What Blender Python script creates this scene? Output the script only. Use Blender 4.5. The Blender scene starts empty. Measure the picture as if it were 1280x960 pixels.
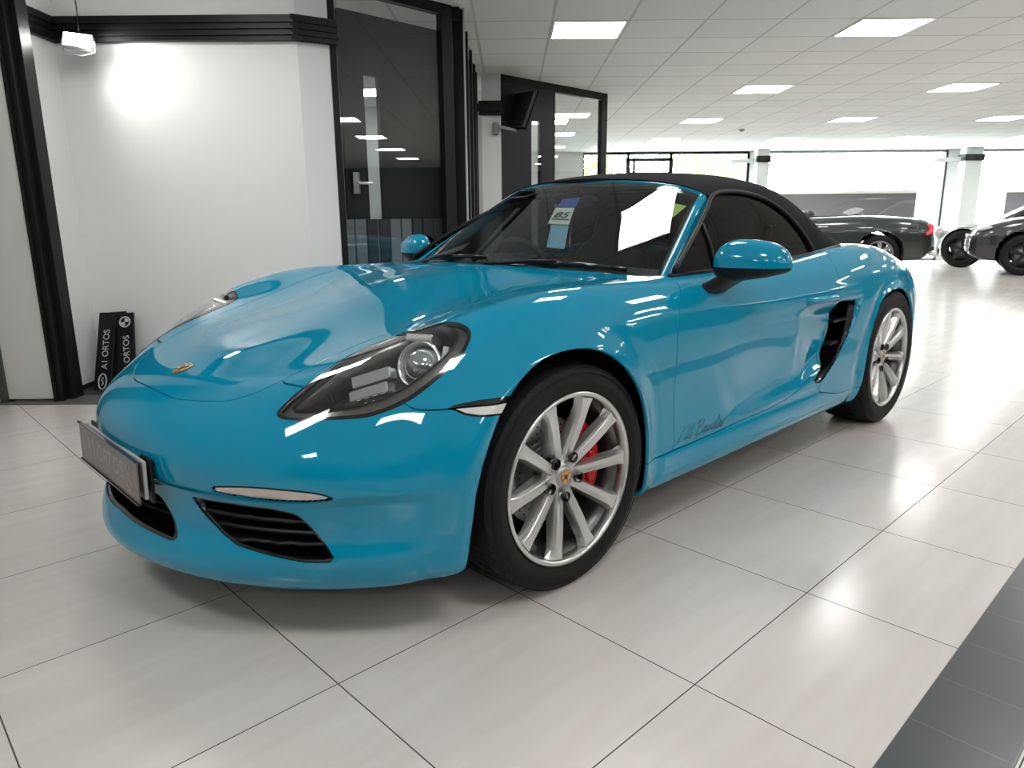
import bpy, bmesh, math, random
import numpy as np
from mathutils import Vector, Matrix
random.seed(7); rng = np.random.default_rng(7)
PI = math.pi
scn = bpy.context.scene
COL = scn.collection

# ---------------------------------------------------------------- camera, world, exposure
CAM_H, FPX, PITCH, ROLL = 1.0654, 888.68, 0.2286, -0.0083
cam_d = bpy.data.cameras.new('camera'); cam = bpy.data.objects.new('camera', cam_d); COL.objects.link(cam)
cam_d.sensor_width = 36; cam_d.lens = FPX*36/1280; cam_d.clip_end = 200; cam_d.clip_start = .05
cp, sp, cr, sr = math.cos(PITCH), math.sin(PITCH), math.cos(ROLL), math.sin(ROLL)
_R = Vector((1, 0, 0)); _U = Vector((0, sp, cp)); _F = Vector((0, cp, -sp))
_R2 = cr*_R+sr*_U; _U2 = -sr*_R+cr*_U
cam.matrix_world = Matrix(((_R2.x, _U2.x, -_F.x, 0), (_R2.y, _U2.y, -_F.y, 0), (_R2.z, _U2.z, -_F.z, CAM_H), (0, 0, 0, 1)))
scn.camera = cam
scn.view_settings.view_transform = 'Standard'; scn.view_settings.look = 'None'
scn.view_settings.gamma = 1.0; scn.view_settings.use_curve_mapping = False
scn.view_settings.exposure = 0.38
scn.cycles.use_denoising = True
scn.cycles.max_bounces = 10; scn.cycles.transparent_max_bounces = 16
scn.cycles.glossy_bounces = 5; scn.cycles.diffuse_bounces = 4; scn.cycles.caustics_reflective = False
scn.cycles.sample_clamp_indirect = 6
PANEL_E = 19.0
SKY_E = 34.0
w = bpy.data.worlds.new('overcast_sky'); scn.world = w; w.use_nodes = True
nt = w.node_tree; nt.nodes.clear()
o_ = nt.nodes.new('ShaderNodeOutputWorld'); b_ = nt.nodes.new('ShaderNodeBackground')
b_.inputs['Color'].default_value = (.93, .97, 1, 1); b_.inputs['Strength'].default_value = SKY_E
nt.links.new(b_.outputs[0], o_.inputs[0])

# ---------------------------------------------------------------- helpers
def inp(n, name, v):
    if name in n.inputs: n.inputs[name].default_value = v
def mat(name, col, rough=.5, metal=0, coat=0, coat_r=.03, spec=.5, emit=None, es=0, ior=None, bump=None, sheen=0, trans=0):
    m = bpy.data.materials.new(name); m.use_nodes = True; t = m.node_tree; b = t.nodes['Principled BSDF']
    inp(b, 'Base Color', (*col, 1)); inp(b, 'Roughness', rough); inp(b, 'Metallic', metal)
    inp(b, 'Coat Weight', coat); inp(b, 'Coat Roughness', coat_r); inp(b, 'Specular IOR Level', spec)
    inp(b, 'Sheen Weight', sheen); inp(b, 'Transmission Weight', trans)
    if ior: inp(b, 'IOR', ior)
    if emit: inp(b, 'Emission Color', (*emit, 1)); inp(b, 'Emission Strength', es)
    if bump:
        tc = t.nodes.new('ShaderNodeTexCoord'); n = t.nodes.new('ShaderNodeTexNoise'); bp = t.nodes.new('ShaderNodeBump')
        n.inputs['Scale'].default_value = bump[0]; n.inputs['Detail'].default_value = 4
        bp.inputs['Strength'].default_value = bump[1]; bp.inputs['Distance'].default_value = .002
        t.links.new(tc.outputs['Object'], n.inputs['Vector']); t.links.new(n.outputs[0], bp.inputs['Height'])
        t.links.new(bp.outputs[0], b.inputs['Normal'])
    return m
def glass_mat(name, tint=(.9, .93, .93), ior=1.5, rough=0.0, gl=1.0, k=1.3):
    """thin pane: see-through with a fresnel mirror on top"""
    m = bpy.data.materials.new(name); m.use_nodes = True; t = m.node_tree; t.nodes.clear()
    o = t.nodes.new('ShaderNodeOutputMaterial'); mx = t.nodes.new('ShaderNodeMixShader')
    tr = t.nodes.new('ShaderNodeBsdfTransparent'); g = t.nodes.new('ShaderNodeBsdfGlossy'); f = t.nodes.new('ShaderNodeFresnel')
    tr.inputs[0].default_value = (*tint, 1); g.inputs['Roughness'].default_value = rough
    g.inputs['Color'].default_value = (gl, gl, gl, 1); f.inputs['IOR'].default_value = ior
    ma = t.nodes.new('ShaderNodeMath'); ma.operation = 'MULTIPLY'; ma.inputs[1].default_value = k; ma.use_clamp = True
    geo = t.nodes.new('ShaderNodeNewGeometry'); mi = t.nodes.new('ShaderNodeMapRange')   # same mirror strength from both faces
    mi.inputs[3].default_value = ior; mi.inputs[4].default_value = 1/ior
    t.links.new(geo.outputs['Backfacing'], mi.inputs[0]); t.links.new(mi.outputs[0], f.inputs['IOR'])
    t.links.new(f.outputs[0], ma.inputs[0])
    t.links.new(ma.outputs[0], mx.inputs[0]); t.links.new(tr.outputs[0], mx.inputs[1]); t.links.new(g.outputs[0], mx.inputs[2])
    t.links.new(mx.outputs[0], o.inputs[0]); return m
def nd(t, typ, **k):
    n = t.nodes.new(typ)
    for a, b in k.items():
        if a == 'op': n.operation = b
        else: setattr(n, a, b)
    return n
def tag(o, label=None, cat=None, group=None, kind=None):
    if label: o['label'] = label
    if cat: o['category'] = cat
    if group: o['group'] = group
    if kind: o['kind'] = kind
    return o
def empty(name, loc=(0, 0, 0), rz=0, label=None, cat=None, group=None, kind=None):
    o = bpy.data.objects.new(name, None); COL.objects.link(o); o.location = loc; o.rotation_euler = (0, 0, rz)
    o.empty_display_size = .1
    return tag(o, label, cat, group, kind)
def obj(name, verts, faces, m, parent=None, smooth=False, normals=None, mats=None, fm=None):
    me = bpy.data.meshes.new(name); me.from_pydata([tuple(map(float, v)) for v in verts], [], [tuple(int(i) for i in f) for f in faces]); me.update()
    if m is not None: me.materials.append(m)
    if mats:
        for q in mats: me.materials.append(q)
    if fm is not None: me.polygons.foreach_set('material_index', fm)
    if smooth:
        me.polygons.foreach_set('use_smooth', [True]*len(me.polygons))
    if normals is not None:
        me.normals_split_custom_set_from_vertices([tuple(map(float, n)) for n in normals])
    o = bpy.data.objects.new(name, me); COL.objects.link(o)
    if parent is not None: o.parent = parent
    return o
class MB:
    """collects shapes and links them as one mesh"""
    def __init__(s): s.v = []; s.f = []; s.sm = []
    def add(s, v, f, smooth=False):
        k = len(s.v); s.v += [tuple(map(float, p)) for p in v]; s.f += [tuple(int(i)+k for i in q) for q in f]; s.sm += [smooth]*len(f); return s
    def box(s, a, b, rot=None, c=None):
        x0, y0, z0 = a; x1, y1, z1 = b
        v = [(x0, y0, z0), (x1, y0, z0), (x1, y1, z0), (x0, y1, z0), (x0, y0, z1), (x1, y0, z1), (x1, y1, z1), (x0, y1, z1)]
        if rot is not None:
            c = Vector(c or ((x0+x1)/2, (y0+y1)/2, (z0+z1)/2)); v = [rot @ (Vector(p)-c)+c for p in v]
        return s.add(v, [(0, 3, 2, 1), (4, 5, 6, 7), (0, 1, 5, 4), (1, 2, 6, 5), (2, 3, 7, 6), (3, 0, 4, 7)])
    def wbox(s, A, B, th, z0, z1):
        """upright slab from A to B in plan, th thick (to the left of A>B)"""
        A = Vector(A[:2]); B = Vector(B[:2]); d = (B-A).normalized(); n = Vector((-d.y, d.x))*th
        P = [A, B, B+n, A+n]; v = [(*p, z0) for p in P]+[(*p, z1) for p in P]
        f = [(0, 3, 2, 1), (4, 5, 6, 7), (0, 1, 5, 4), (1, 2, 6, 5), (2, 3, 7, 6), (3, 0, 4, 7)]
        if th < 0: f = [q[::-1] for q in f]
        return s.add(v, f)
    def tube(s, pts, r, n=10, cap=True, closed=False, rb=None):
        pts = [Vector(p) for p in pts]; m = len(pts); rs = r if isinstance(r, (list, tuple)) else [r]*m
        vs = []; up = None
        for i, p in enumerate(pts):
            a = pts[(i-1) % m] if (closed or i > 0) else p; b = pts[(i+1) % m] if (closed or i < m-1) else p
            t = (b-a).normalized()
            if up is None: up = Vector((0, 0, 1)) if abs(t.z) < .9 else Vector((1, 0, 0))
            x = t.cross(up).normalized(); up = x.cross(t).normalized()
            for k in range(n):
                th = 2*PI*k/n; vs.append(p+x*math.cos(th)*rs[i]+up*math.sin(th)*(rs[i] if rb is None else rb))
        fs = []
        for i in range(m if closed else m-1):
            for k in range(n):
                a = i*n+k; b = i*n+(k+1) % n; c = ((i+1) % m)*n+(k+1) % n; d = ((i+1) % m)*n+k
                fs.append((a, b, c, d))
        if cap and not closed: fs += [tuple(range(n))[::-1], tuple((m-1)*n+k for k in range(n))]
        return s.add(vs, fs, True)
    def lathe(s, prof, n=48, axis='z', c=(0, 0, 0), closed=False, a0=0, a1=2*PI):
        full = abs(a1-a0-2*PI) < 1e-6; m = len(prof); vs = []; K = n if full else n+1
        for k in range(K):
            th = a0+(a1-a0)*k/n; ct, st = math.cos(th), math.sin(th)
            for r, h in prof:
                if axis == 'z': vs.append((c[0]+r*ct, c[1]+r*st, c[2]+h))
                elif axis == 'y': vs.append((c[0]+r*ct, c[1]+h, c[2]+r*st))
                else: vs.append((c[0]+h, c[1]+r*ct, c[2]+r*st))
        fs = []
        for k in range(n):
            for j in range(m if closed else m-1):
                a = k*m+j; b = k*m+(j+1) % m; c2 = ((k+1) % K)*m+(j+1) % m; d = ((k+1) % K)*m+j
                fs.append((a, b, c2, d))
        return s.add(vs, fs, True)
    def prism(s, poly, ax, a, b):
        """polygon in the plane across axis ax, extruded a..b"""
        n = len(poly)
        def P(p, h): return (h, p[0], p[1]) if ax == 0 else ((p[0], h, p[1]) if ax == 1 else (p[0], p[1], h))
        v = [P(p, a) for p in poly]+[P(p, b) for p in poly]
        f = [tuple(range(n))[::-1], tuple(range(n, 2*n))]+[(i, (i+1) % n, n+(i+1) % n, n+i) for i in range(n)]
        return s.add(v, f)
    def build(s, name, m, parent=None, bevel=0, recalc=True, seg=2):
        me = bpy.data.meshes.new(name); me.from_pydata(s.v, [], s.f); me.update(); me.materials.append(m)
        me.polygons.foreach_set('use_smooth', s.sm)
        if recalc:
            bm = bmesh.new(); bm.from_mesh(me); bmesh.ops.recalc_face_normals(bm, faces=bm.faces); bm.to_mesh(me); bm.free()
        o = bpy.data.objects.new(name, me); COL.objects.link(o)
        if parent is not None: o.parent = parent
        if bevel:
            md = o.modifiers.new('bevel', 'BEVEL'); md.width = bevel; md.segments = seg; md.limit_method = 'ANGLE'; md.angle_limit = .6
        return o
def copy_tree(o, parent=None):
    c = o.copy(); COL.objects.link(c)
    if parent is not None: c.parent = parent
    for ch in list(o.children): copy_tree(ch, c)
    return c
def text_obj(name, s, size, m, mtx, parent=None, ext=.0004, sx=1, align='CENTER', shear=0, space=1, off=0):
    cu = bpy.data.curves.new(name, 'FONT'); cu.body = s; cu.size = size; cu.extrude = ext; cu.align_x = align; cu.align_y = 'CENTER'
    cu.shear = shear; cu.space_character = space; cu.offset = off
    t = bpy.data.objects.new(name+'_t', cu); COL.objects.link(t)
    me = bpy.data.meshes.new_from_object(t.evaluated_get(bpy.context.evaluated_depsgraph_get()))
    bpy.data.objects.remove(t)
    me.transform(Matrix.Scale(sx, 4, (1, 0, 0))); me.transform(mtx); me.materials.clear(); me.materials.append(m)
    o = bpy.data.objects.new(name, me); COL.objects.link(o)
    if parent is not None: o.parent = parent
    return o
def frame_mtx(o, x, y):
    x = Vector(x).normalized(); z = x.cross(Vector(y)).normalized(); y = z.cross(x)
    return Matrix(((x.x, y.x, z.x, o[0]), (x.y, y.y, z.y, o[1]), (x.z, y.z, z.z, o[2]), (0, 0, 0, 1)))
# ---------------------------------------------------------------- body surface of the blue roadster (numpy)
# car frame: X forward (0 = front axle), Y to the car's left, Z up
def _S(x, rows):
    return [(x if len(r) == 2 else r[0], r[-2], r[-1]) for r in rows]
BODY = [
 # front centre line
 [(.87,0,.130),(.945,0,.158),(.985,0,.215),(.940,0,.30),(.943,0,.39),(.949,0,.46),(.936,0,.525),(.895,0,.573),(.833,0,.607),(.768,0,.636),(.695,0,.662),(.605,0,.695),(.52,0,.720),(.44,0,.742)],
 [(.845,.22,.130),(.912,.222,.156),(.948,.225,.215),(.915,.222,.30),(.920,.225,.39),(.930,.228,.46),(.916,.225,.525),(.868,.22,.573),(.800,.213,.608),(.735,.20,.638),(.66,.183,.666),(.56,.148,.708),(.46,.09,.737),(.37,0,.760)],
 [(.745,.42,.130),(.815,.445,.156),(.850,.463,.22),(.828,.462,.31),(.835,.475,.395),(.842,.480,.465),(.825,.475,.528),(.775,.455,.580),(.716,.438,.621),(.648,.41,.655),(.56,.362,.690),(.45,.27,.728),(.36,.15,.757),(.28,0,.780)],
 [(.61,.595,.132),(.67,.63,.158),(.697,.65,.225),(.69,.66,.32),(.695,.672,.40),(.695,.675,.472),(.675,.665,.535),(.637,.650,.602),(.585,.622,.664),(.515,.575,.716),(.42,.49,.742),(.32,.35,.756),(.24,.18,.780),(.19,0,.801)],
 [(.48,.71,.140),(.525,.757,.166),(.545,.780,.238),(.535,.783,.33),(.540,.790,.41),(.535,.785,.485),(.513,.768,.553),(.480,.745,.650),(.430,.703,.728),(.36,.640,.775),(.27,.545,.785),(.20,.385,.783),(.14,.20,.802),(.10,0,.820)],
 [(.37,.765,.15),(.40,.818,.178),(.40,.835,.25),(.40,.852,.34),(.402,.858,.43),(.395,.848,.52),(.378,.826,.617),(.345,.790,.710),(.30,.738,.787),(.24,.66,.816),(.17,.562,.808),(.11,.40,.803),(.06,.21,.820),(.02,0,.836)],
 _S(.22,[(.80,.16),(.845,.182),(.865,.25),(.877,.34),(.884,.44),(.215,.879,.55),(.20,.862,.655),(.175,.825,.755),(.14,.768,.826),(.10,.69,.847),(.06,.58,.832),(.02,.41,.820),(-.02,.21,.834),(-.05,0,.849)]),
 _S(.04,[(.81,.165),(.855,.185),(.873,.25),(.885,.34),(.893,.44),(.892,.56),(.884,.675),(.02,.852,.780),(.0,.795,.846),(-.03,.712,.864),(-.06,.60,.848),(-.08,.425,.835),(-.10,.21,.848),(-.12,0,.861)]),
 _S(-.14,[(.81,.165),(.855,.185),(.872,.25),(.881,.34),(.888,.44),(.891,.56),(.885,.68),(.856,.788),(-.15,.80,.852),(-.16,.72,.869),(-.18,.61,.856),(-.19,.43,.848),(-.20,.21,.862),(-.20,0,.873)]),
 _S(-.30,[(.80,.165),(.85,.182),(.868,.245),(.872,.33),(.876,.44),(.882,.56),(.881,.68),(.857,.788),(.806,.850),(.73,.868),(.63,.861),(.44,.863),(.22,.876),(-.30,0,.884)]),
 _S(-.46,[(.79,.165),(.845,.178),(.868,.235),(.868,.32),(.868,.44),(.875,.56),(.878,.68),(.859,.782),(.813,.844),(.745,.867),(.655,.866),(.46,.877),(.23,.894),(-.46,0,.902)]),
 _S(-.66,[(.79,.165),(.843,.176),(.870,.230),(.868,.31),(.864,.44),(.872,.56),(.877,.68),(.860,.775),(.820,.838),(.765,.865),(.68,.872),(.47,.884),(.24,.900),(-.66,0,.908)]),
 _S(-.92,[(.79,.165),(.843,.176),(.873,.228),(.868,.31),(.864,.44),(.872,.56),(.877,.67),(.862,.760),(.826,.826),(.775,.862),(.69,.872),(.48,.884),(.24,.900),(-.92,0,.908)]),
 _S(-1.20,[(.79,.165),(.843,.176),(.875,.228),(.870,.31),(.866,.44),(.875,.56),(.880,.67),(.866,.762),(.828,.828),(.775,.866),(.69,.878),(.48,.890),(.24,.905),(-1.2,0,.91)]),
 _S(-1.48,[(.79,.165),(.845,.176),(.877,.230),(.874,.31),(.872,.44),(.882,.56),(.887,.67),(.872,.768),(.833,.838),(.778,.876),(.69,.888),(.48,.90),(.24,.91),(-1.48,0,.92)]),
 _S(-1.72,[(.80,.166),(.85,.178),(.880,.235),(.882,.32),(.884,.44),(.893,.56),(.897,.67),(.883,.775),(.845,.852),(.787,.892),(.70,.903),(.48,.91),(.24,.92),(-1.72,0,.925)]),
 _S(-1.94,[(.80,.166),(.855,.180),(.884,.24),(.892,.33),(.898,.44),(.904,.56),(.904,.67),(.890,.778),(.855,.860),(.797,.908),(.71,.922),(.48,.92),(.24,.928),(-1.94,0,.93)]),
 _S(-2.20,[(.81,.17),(.865,.185),(.892,.245),(.902,.33),(.908,.44),(.912,.56),(.908,.67),(.893,.777),(.858,.862),(.80,.918),(.71,.936),(.48,.925),(.24,.93),(-2.2,0,.935)]),
 _S(-2.46,[(.81,.17),(.865,.187),(.892,.25),(.902,.34),(.908,.44),(.910,.56),(.905,.67),(.886,.772),(.848,.852),(.79,.903),(.70,.922),(.48,.915),(.24,.92),(-2.46,0,.925)]),
 _S(-2.72,[(.79,.175),(.845,.20),(.875,.265),(.885,.35),(.890,.44),(.890,.56),(.882,.66),(.860,.750),(.822,.818),(.762,.862),(.67,.882),(.46,.89),(.24,.90),(-2.70,0,.905)]),
 _S(-2.96,[(.745,.185),(.80,.215),(.83,.28),(.843,.36),(.848,.45),(.846,.56),(.836,.65),(.812,.722),(.772,.778),(.71,.815),(.62,.838),(.44,.855),(.24,.87),(-2.92,0,.878)]),
 [(-3.13,.64,.20),(-3.17,.69,.235),(-3.18,.72,.29),(-3.18,.74,.37),(-3.18,.745,.46),(-3.18,.74,.56),(-3.17,.73,.64),(-3.16,.70,.70),(-3.14,.66,.745),(-3.12,.60,.775),(-3.10,.52,.80),(-3.08,.38,.825),(-3.07,.20,.845),(-3.06,0,.855)],
 [(-3.28,.42,.21),(-3.33,.44,.25),(-3.35,.46,.30),(-3.36,.48,.38),(-3.36,.49,.47),(-3.355,.48,.57),(-3.345,.47,.64),(-3.33,.45,.69),(-3.30,.42,.735),(-3.27,.39,.765),(-3.23,.34,.79),(-3.19,.26,.815),(-3.17,.14,.83),(-3.16,0,.84)],
 [(-3.34,0,.21),(-3.40,0,.25),(-3.42,0,.30),(-3.43,0,.38),(-3.43,0,.47),(-3.42,0,.57),(-3.41,0,.64),(-3.39,0,.69),(-3.36,0,.735),(-3.33,0,.765),(-3.29,0,.79),(-3.25,0,.81),(-3.22,0,.825),(-3.20,0,.835)],
]
MIR = np.array([1., -1., 1.])
def _pad(P):
    top = np.concatenate([(2*P[:, :1]-P[:, 1:2]), P, P[:, -2:-1]*MIR], 1)
    return np.concatenate([top[1:2]*MIR, top, top[-2:-1]*MIR], 0)
def fit_ctrl(D, it=3, k=.85):
    P = D.copy()
    for _ in range(it):
        Q = _pad(P)
        a = (Q[:-2]+4*Q[1:-1]+Q[2:])/6
        S = (a[:, :-2]+4*a[:, 1:-1]+a[:, 2:])/6
        P = P+k*(D-S)
    return P
def _bw(t):
    return np.stack([(1-t)**3, 3*t**3-6*t**2+4, -3*t**3+3*t**2+3*t+1, t**3], -1)/6
def bs_eval(P, u, v):
    Q = _pad(P); nu, nv = P.shape[:2]
    iu = np.clip(np.floor(u).astype(int), 0, nu-2); iv = np.clip(np.floor(v).astype(int), 0, nv-2)
    wu = _bw(u-iu); wv = _bw(v-iv); out = np.zeros(np.shape(u)+(3,))
    for a in range(4):
        for b in range(4):
            out += (wu[..., a]*wv[..., b])[..., None]*Q[iu+a, iv+b]
    return out
def sstep(a, b, x):
    t = np.clip((x-a)/(b-a), 0, 1); return t*t*(3-2*t)
ARCH_F = (.030, .345, .372); ARCH_R = (-2.462, .330, .372)
def displace(P):
    """creases and hollows pressed into the skin"""
    x, y, z = P[..., 0], P[..., 1], P[..., 2]
    dy = np.zeros_like(x); dx = np.zeros_like(x)
    side = sstep(.62, .74, np.abs(y))
    # rolled lips round the wheel arches
    for (cx, cz, r) in (ARCH_F, ARCH_R):
        d = np.hypot(x-cx, np.maximum(z-cz, (z-cz)*.2))-r
        dy += .010*np.exp(-((d+.0)/.034)**2)*side*sstep(.80, .70, z)-.005*np.exp(-((d-.075)/.03)**2)*side*sstep(.80, .72, z)
    # hollow running back into the side intake
    zt = .705-.02*sstep(-1.2, -1.8, x); zb = .30+.05*sstep(-.6, -1.5, x)+.06*sstep(-1.45, -1.75, x)
    m = sstep(zt+.03, zt-.05, z)*sstep(zb-.01, zb+.07, z)
    dp = .012*sstep(-.75, -1.3, x)+.036*sstep(-1.35, -1.74, x)
    back = -1.975+(z-.67)*-.85
    dy -= dp*m*side*sstep(-1.99+(.68-z)*.87-.0, -1.955+(.68-z)*.87, x)
    # crease along the doors
    zc = .765-.015*sstep(-.5, -1.3, x)
    dy += .004*np.exp(-((z-zc)/.018)**2)*side*sstep(-.35, -.8, x)*sstep(-2.15, -1.8, x)
    # sill groove
    dy -= .006*np.exp(-((z-.305)/.014)**2)*side*sstep(-.36, -.46, x)*sstep(-1.75, -1.5, x)
    # bumper: shelf above the lamp strips, spoiler lip
    fr = sstep(.38, .55, x)
    sh = (-.016*sstep(.425, .395, z)+.016*sstep(.30, .25, z))*fr
    dx += sh
    Q = P.copy(); Q[..., 0] += dx; Q[..., 1] += np.sign(y)*dy
    return Q
_CT = None
def body_pts(u, v):
    global _CT
    if _CT is None:
        D = np.array(BODY, float)
        for _ in range(1):   # fair the bonnet and wing tops
            E = D.copy(); w_ = .16
            E[1:-1, 7:] = D[1:-1, 7:]*(1-2*w_)+w_*(D[:-2, 7:]+D[2:, 7:])
            H = E.copy()
            H[..., :2] = D[..., :2]; D = H
        _CT = fit_ctrl(D)
    return displace(bs_eval(_CT, np.asarray(u, float), np.asarray(v, float)))
def body_grid(nu, nv):
    nU, nV = len(BODY)-1, len(BODY[0])-1
    U, V = np.meshgrid(np.linspace(0, nU, nu), np.linspace(0, nV, nv), indexing='ij')
    P = body_pts(U, V); e = 2e-3
    Uc = np.clip(U, e, nU-e); Vc = np.clip(V, e, nV-e)
    N = np.cross(body_pts(Uc+e, Vc)-body_pts(Uc-e, Vc), body_pts(Uc, Vc+e)-body_pts(Uc, Vc-e))
    N /= np.linalg.norm(N, axis=-1, keepdims=True)+1e-12
    P[0, :, 1] = 0; P[-1, :, 1] = 0; P[:, -1, 1] = 0
    return P, N, U, V
# ---------------------------------------------------------------- the showroom
CEIL = 2.555
TA, TANG, TOX, TOY = .5925, .76439, -.82394, 1.89933
def floor_material():
    m = bpy.data.materials.new('pale_stone_tiles'); m.use_nodes = True; t = m.node_tree; b = t.nodes['Principled BSDF']; L = t.links.new
    tc = nd(t, 'ShaderNodeTexCoord'); sx = nd(t, 'ShaderNodeSeparateXYZ'); L(tc.outputs['Object'], sx.inputs[0])
    fr = []; ids = []
    for k, sz in (('X', .59526), ('Y', .58954)):
        d = nd(t, 'ShaderNodeMath', op='DIVIDE'); d.inputs[1].default_value = sz; L(sx.outputs[k], d.inputs[0])
        f = nd(t, 'ShaderNodeMath', op='FRACT'); L(d.outputs[0], f.inputs[0])
        fl = nd(t, 'ShaderNodeMath', op='FLOOR'); L(d.outputs[0], fl.inputs[0]); ids.append(fl)
        a = nd(t, 'ShaderNodeMath', op='SUBTRACT'); a.inputs[1].default_value = .5; L(f.outputs[0], a.inputs[0])
        c = nd(t, 'ShaderNodeMath', op='ABSOLUTE'); L(a.outputs[0], c.inputs[0])
        g = nd(t, 'ShaderNodeMath', op='GREATER_THAN'); g.inputs[1].default_value = .5-.0027; L(c.outputs[0], g.inputs[0]); fr.append(g)
    mx = nd(t, 'ShaderNodeMath', op='MAXIMUM'); L(fr[0].outputs[0], mx.inputs[0]); L(fr[1].outputs[0], mx.inputs[1])
    cb = nd(t, 'ShaderNodeCombineXYZ'); L(ids[0].outputs[0], cb.inputs[0]); L(ids[1].outputs[0], cb.inputs[1])
    wn = nd(t, 'ShaderNodeTexWhiteNoise'); L(cb.outputs[0], wn.inputs[0])
    mp = nd(t, 'ShaderNodeMapping'); mp.inputs['Scale'].default_value = (1.3, 9, 1); L(tc.outputs['Object'], mp.inputs[0])
    ad = nd(t, 'ShaderNodeVectorMath', op='ADD'); L(mp.outputs[0], ad.inputs[0]); L(wn.outputs['Color'], ad.inputs[1])
    ns = nd(t, 'ShaderNodeTexNoise'); ns.inputs['Scale'].default_value = 2.2; ns.inputs['Detail'].default_value = 6; L(ad.outputs[0], ns.inputs['Vector'])
    rp = nd(t, 'ShaderNodeValToRGB'); rp.color_ramp.elements[0].position = .25; rp.color_ramp.elements[1].position = .75
    rp.color_ramp.elements[0].color = (.565, .530, .492, 1); rp.color_ramp.elements[1].color = (.615, .590, .560, 1); L(ns.outputs[0], rp.inputs[0])
    tv = nd(t, 'ShaderNodeMapRange'); tv.inputs[3].default_value = .97; tv.inputs[4].default_value = 1.03; L(wn.outputs['Value'], tv.inputs[0])
    ml = nd(t, 'ShaderNodeVectorMath', op='SCALE'); L(rp.outputs[0], ml.inputs[0]); L(tv.outputs[0], ml.inputs['Scale'])
    mc = nd(t, 'ShaderNodeMix', data_type='RGBA'); L(mx.outputs[0], mc.inputs[0]); L(ml.outputs[0], mc.inputs[6]); mc.inputs[7].default_value = (.05, .045, .042, 1)
    L(mc.outputs[2], b.inputs['Base Color'])
    rr = nd(t, 'ShaderNodeMapRange'); rr.inputs[3].default_value = .16; rr.inputs[4].default_value = .22; L(ns.outputs[0], rr.inputs[0])
    ra = nd(t, 'ShaderNodeMath', op='MAXIMUM'); rm = nd(t, 'ShaderNodeMath', op='MULTIPLY'); rm.inputs[1].default_value = .8; L(mx.outputs[0], rm.inputs[0])
    L(rr.outputs[0], ra.inputs[0]); L(rm.outputs[0], ra.inputs[1]); L(ra.outputs[0], b.inputs['Roughness'])
    inp(b, 'Specular IOR Level', .55)
    bp = nd(t, 'ShaderNodeBump'); bp.invert = True; bp.inputs['Strength'].default_value = .5; bp.inputs['Distance'].default_value = .002; L(mx.outputs[0], bp.inputs['Height']); L(bp.outputs[0], b.inputs['Normal'])
    return m
def grid_material(name, base, line, sx_, sy_, lw, rough, var=.04):
    m = bpy.data.materials.new(name); m.use_nodes = True; t = m.node_tree; b = t.nodes['Principled BSDF']; L = t.links.new
    tc = nd(t, 'ShaderNodeTexCoord'); sx = nd(t, 'ShaderNodeSeparateXYZ'); L(tc.outputs['Object'], sx.inputs[0]); fr = []; ids = []
    for k, sz in (('X', sx_), ('Y', sy_)):
        d = nd(t, 'ShaderNodeMath', op='DIVIDE'); d.inputs[1].default_value = sz; L(sx.outputs[k], d.inputs[0])
        f = nd(t, 'ShaderNodeMath', op='FRACT'); L(d.outputs[0], f.inputs[0])
        fl = nd(t, 'ShaderNodeMath', op='FLOOR'); L(d.outputs[0], fl.inputs[0]); ids.append(fl)
        a = nd(t, 'ShaderNodeMath', op='SUBTRACT'); a.inputs[1].default_value = .5; L(f.outputs[0], a.inputs[0])
        c = nd(t, 'ShaderNodeMath', op='ABSOLUTE'); L(a.outputs[0], c.inputs[0])
        g = nd(t, 'ShaderNodeMath', op='GREATER_THAN'); g.inputs[1].default_value = .5-lw/sz/2; L(c.outputs[0], g.inputs[0]); fr.append(g)
    mx = nd(t, 'ShaderNodeMath', op='MAXIMUM'); L(fr[0].outputs[0], mx.inputs[0]); L(fr[1].outputs[0], mx.inputs[1])
    cb = nd(t, 'ShaderNodeCombineXYZ'); L(ids[0].outputs[0], cb.inputs[0]); L(ids[1].outputs[0], cb.inputs[1])
    wn = nd(t, 'ShaderNodeTexWhiteNoise'); L(cb.outputs[0], wn.inputs[0])
    tv = nd(t, 'ShaderNodeMapRange'); tv.inputs[3].default_value = 1-var; tv.inputs[4].default_value = 1+var; L(wn.outputs['Value'], tv.inputs[0])
    ml = nd(t, 'ShaderNodeVectorMath', op='SCALE'); ml.inputs[0].default_value = base; L(tv.outputs[0], ml.inputs['Scale'])
    mc = nd(t, 'ShaderNodeMix', data_type='RGBA'); L(mx.outputs[0], mc.inputs[0]); L(ml.outputs[0], mc.inputs[6]); mc.inputs[7].default_value = (*line, 1)
    L(mc.outputs[2], b.inputs['Base Color']); inp(b, 'Roughness', rough)
    bp = nd(t, 'ShaderNodeBump'); bp.invert = True; bp.inputs['Strength'].default_value = .6; bp.inputs['Distance'].default_value = .003; L(mx.outputs[0], bp.inputs['Height']); L(bp.outputs[0], b.inputs['Normal'])
    return m
M_wall = mat('white_wall_paint', (.78, .79, .78), .65, bump=(60, .05))
M_walld = mat('charcoal_wall_paint', (.06, .062, .065), .6)
M_wallg = mat('grey_white_paint', (.50, .51, .52), .6)
M_black = mat('black_painted_metal', (.007, .0075, .008), .4, bump=(40, .05), spec=.22)
M_dark = mat('charcoal_door_laminate', (.016, .017, .021), .4, bump=(90, .08), spec=.2)
M_panel = mat('led_panel_diffuser', (.9, .9, .9), .5, emit=(1, .985, .96), es=PANEL_E)
M_frame = mat('white_panel_frame', (.8, .8, .8), .5)
M_pane = glass_mat('clear_pane', (.93, .95, .95))
M_smoke = glass_mat('smoked_pane', (.55, .58, .60))
def struct(name, mb, m, bevel=0, parent=None):
    o = mb.build(name, m, parent, bevel)
    if parent is None: o['kind'] = 'structure'
    return o
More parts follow.
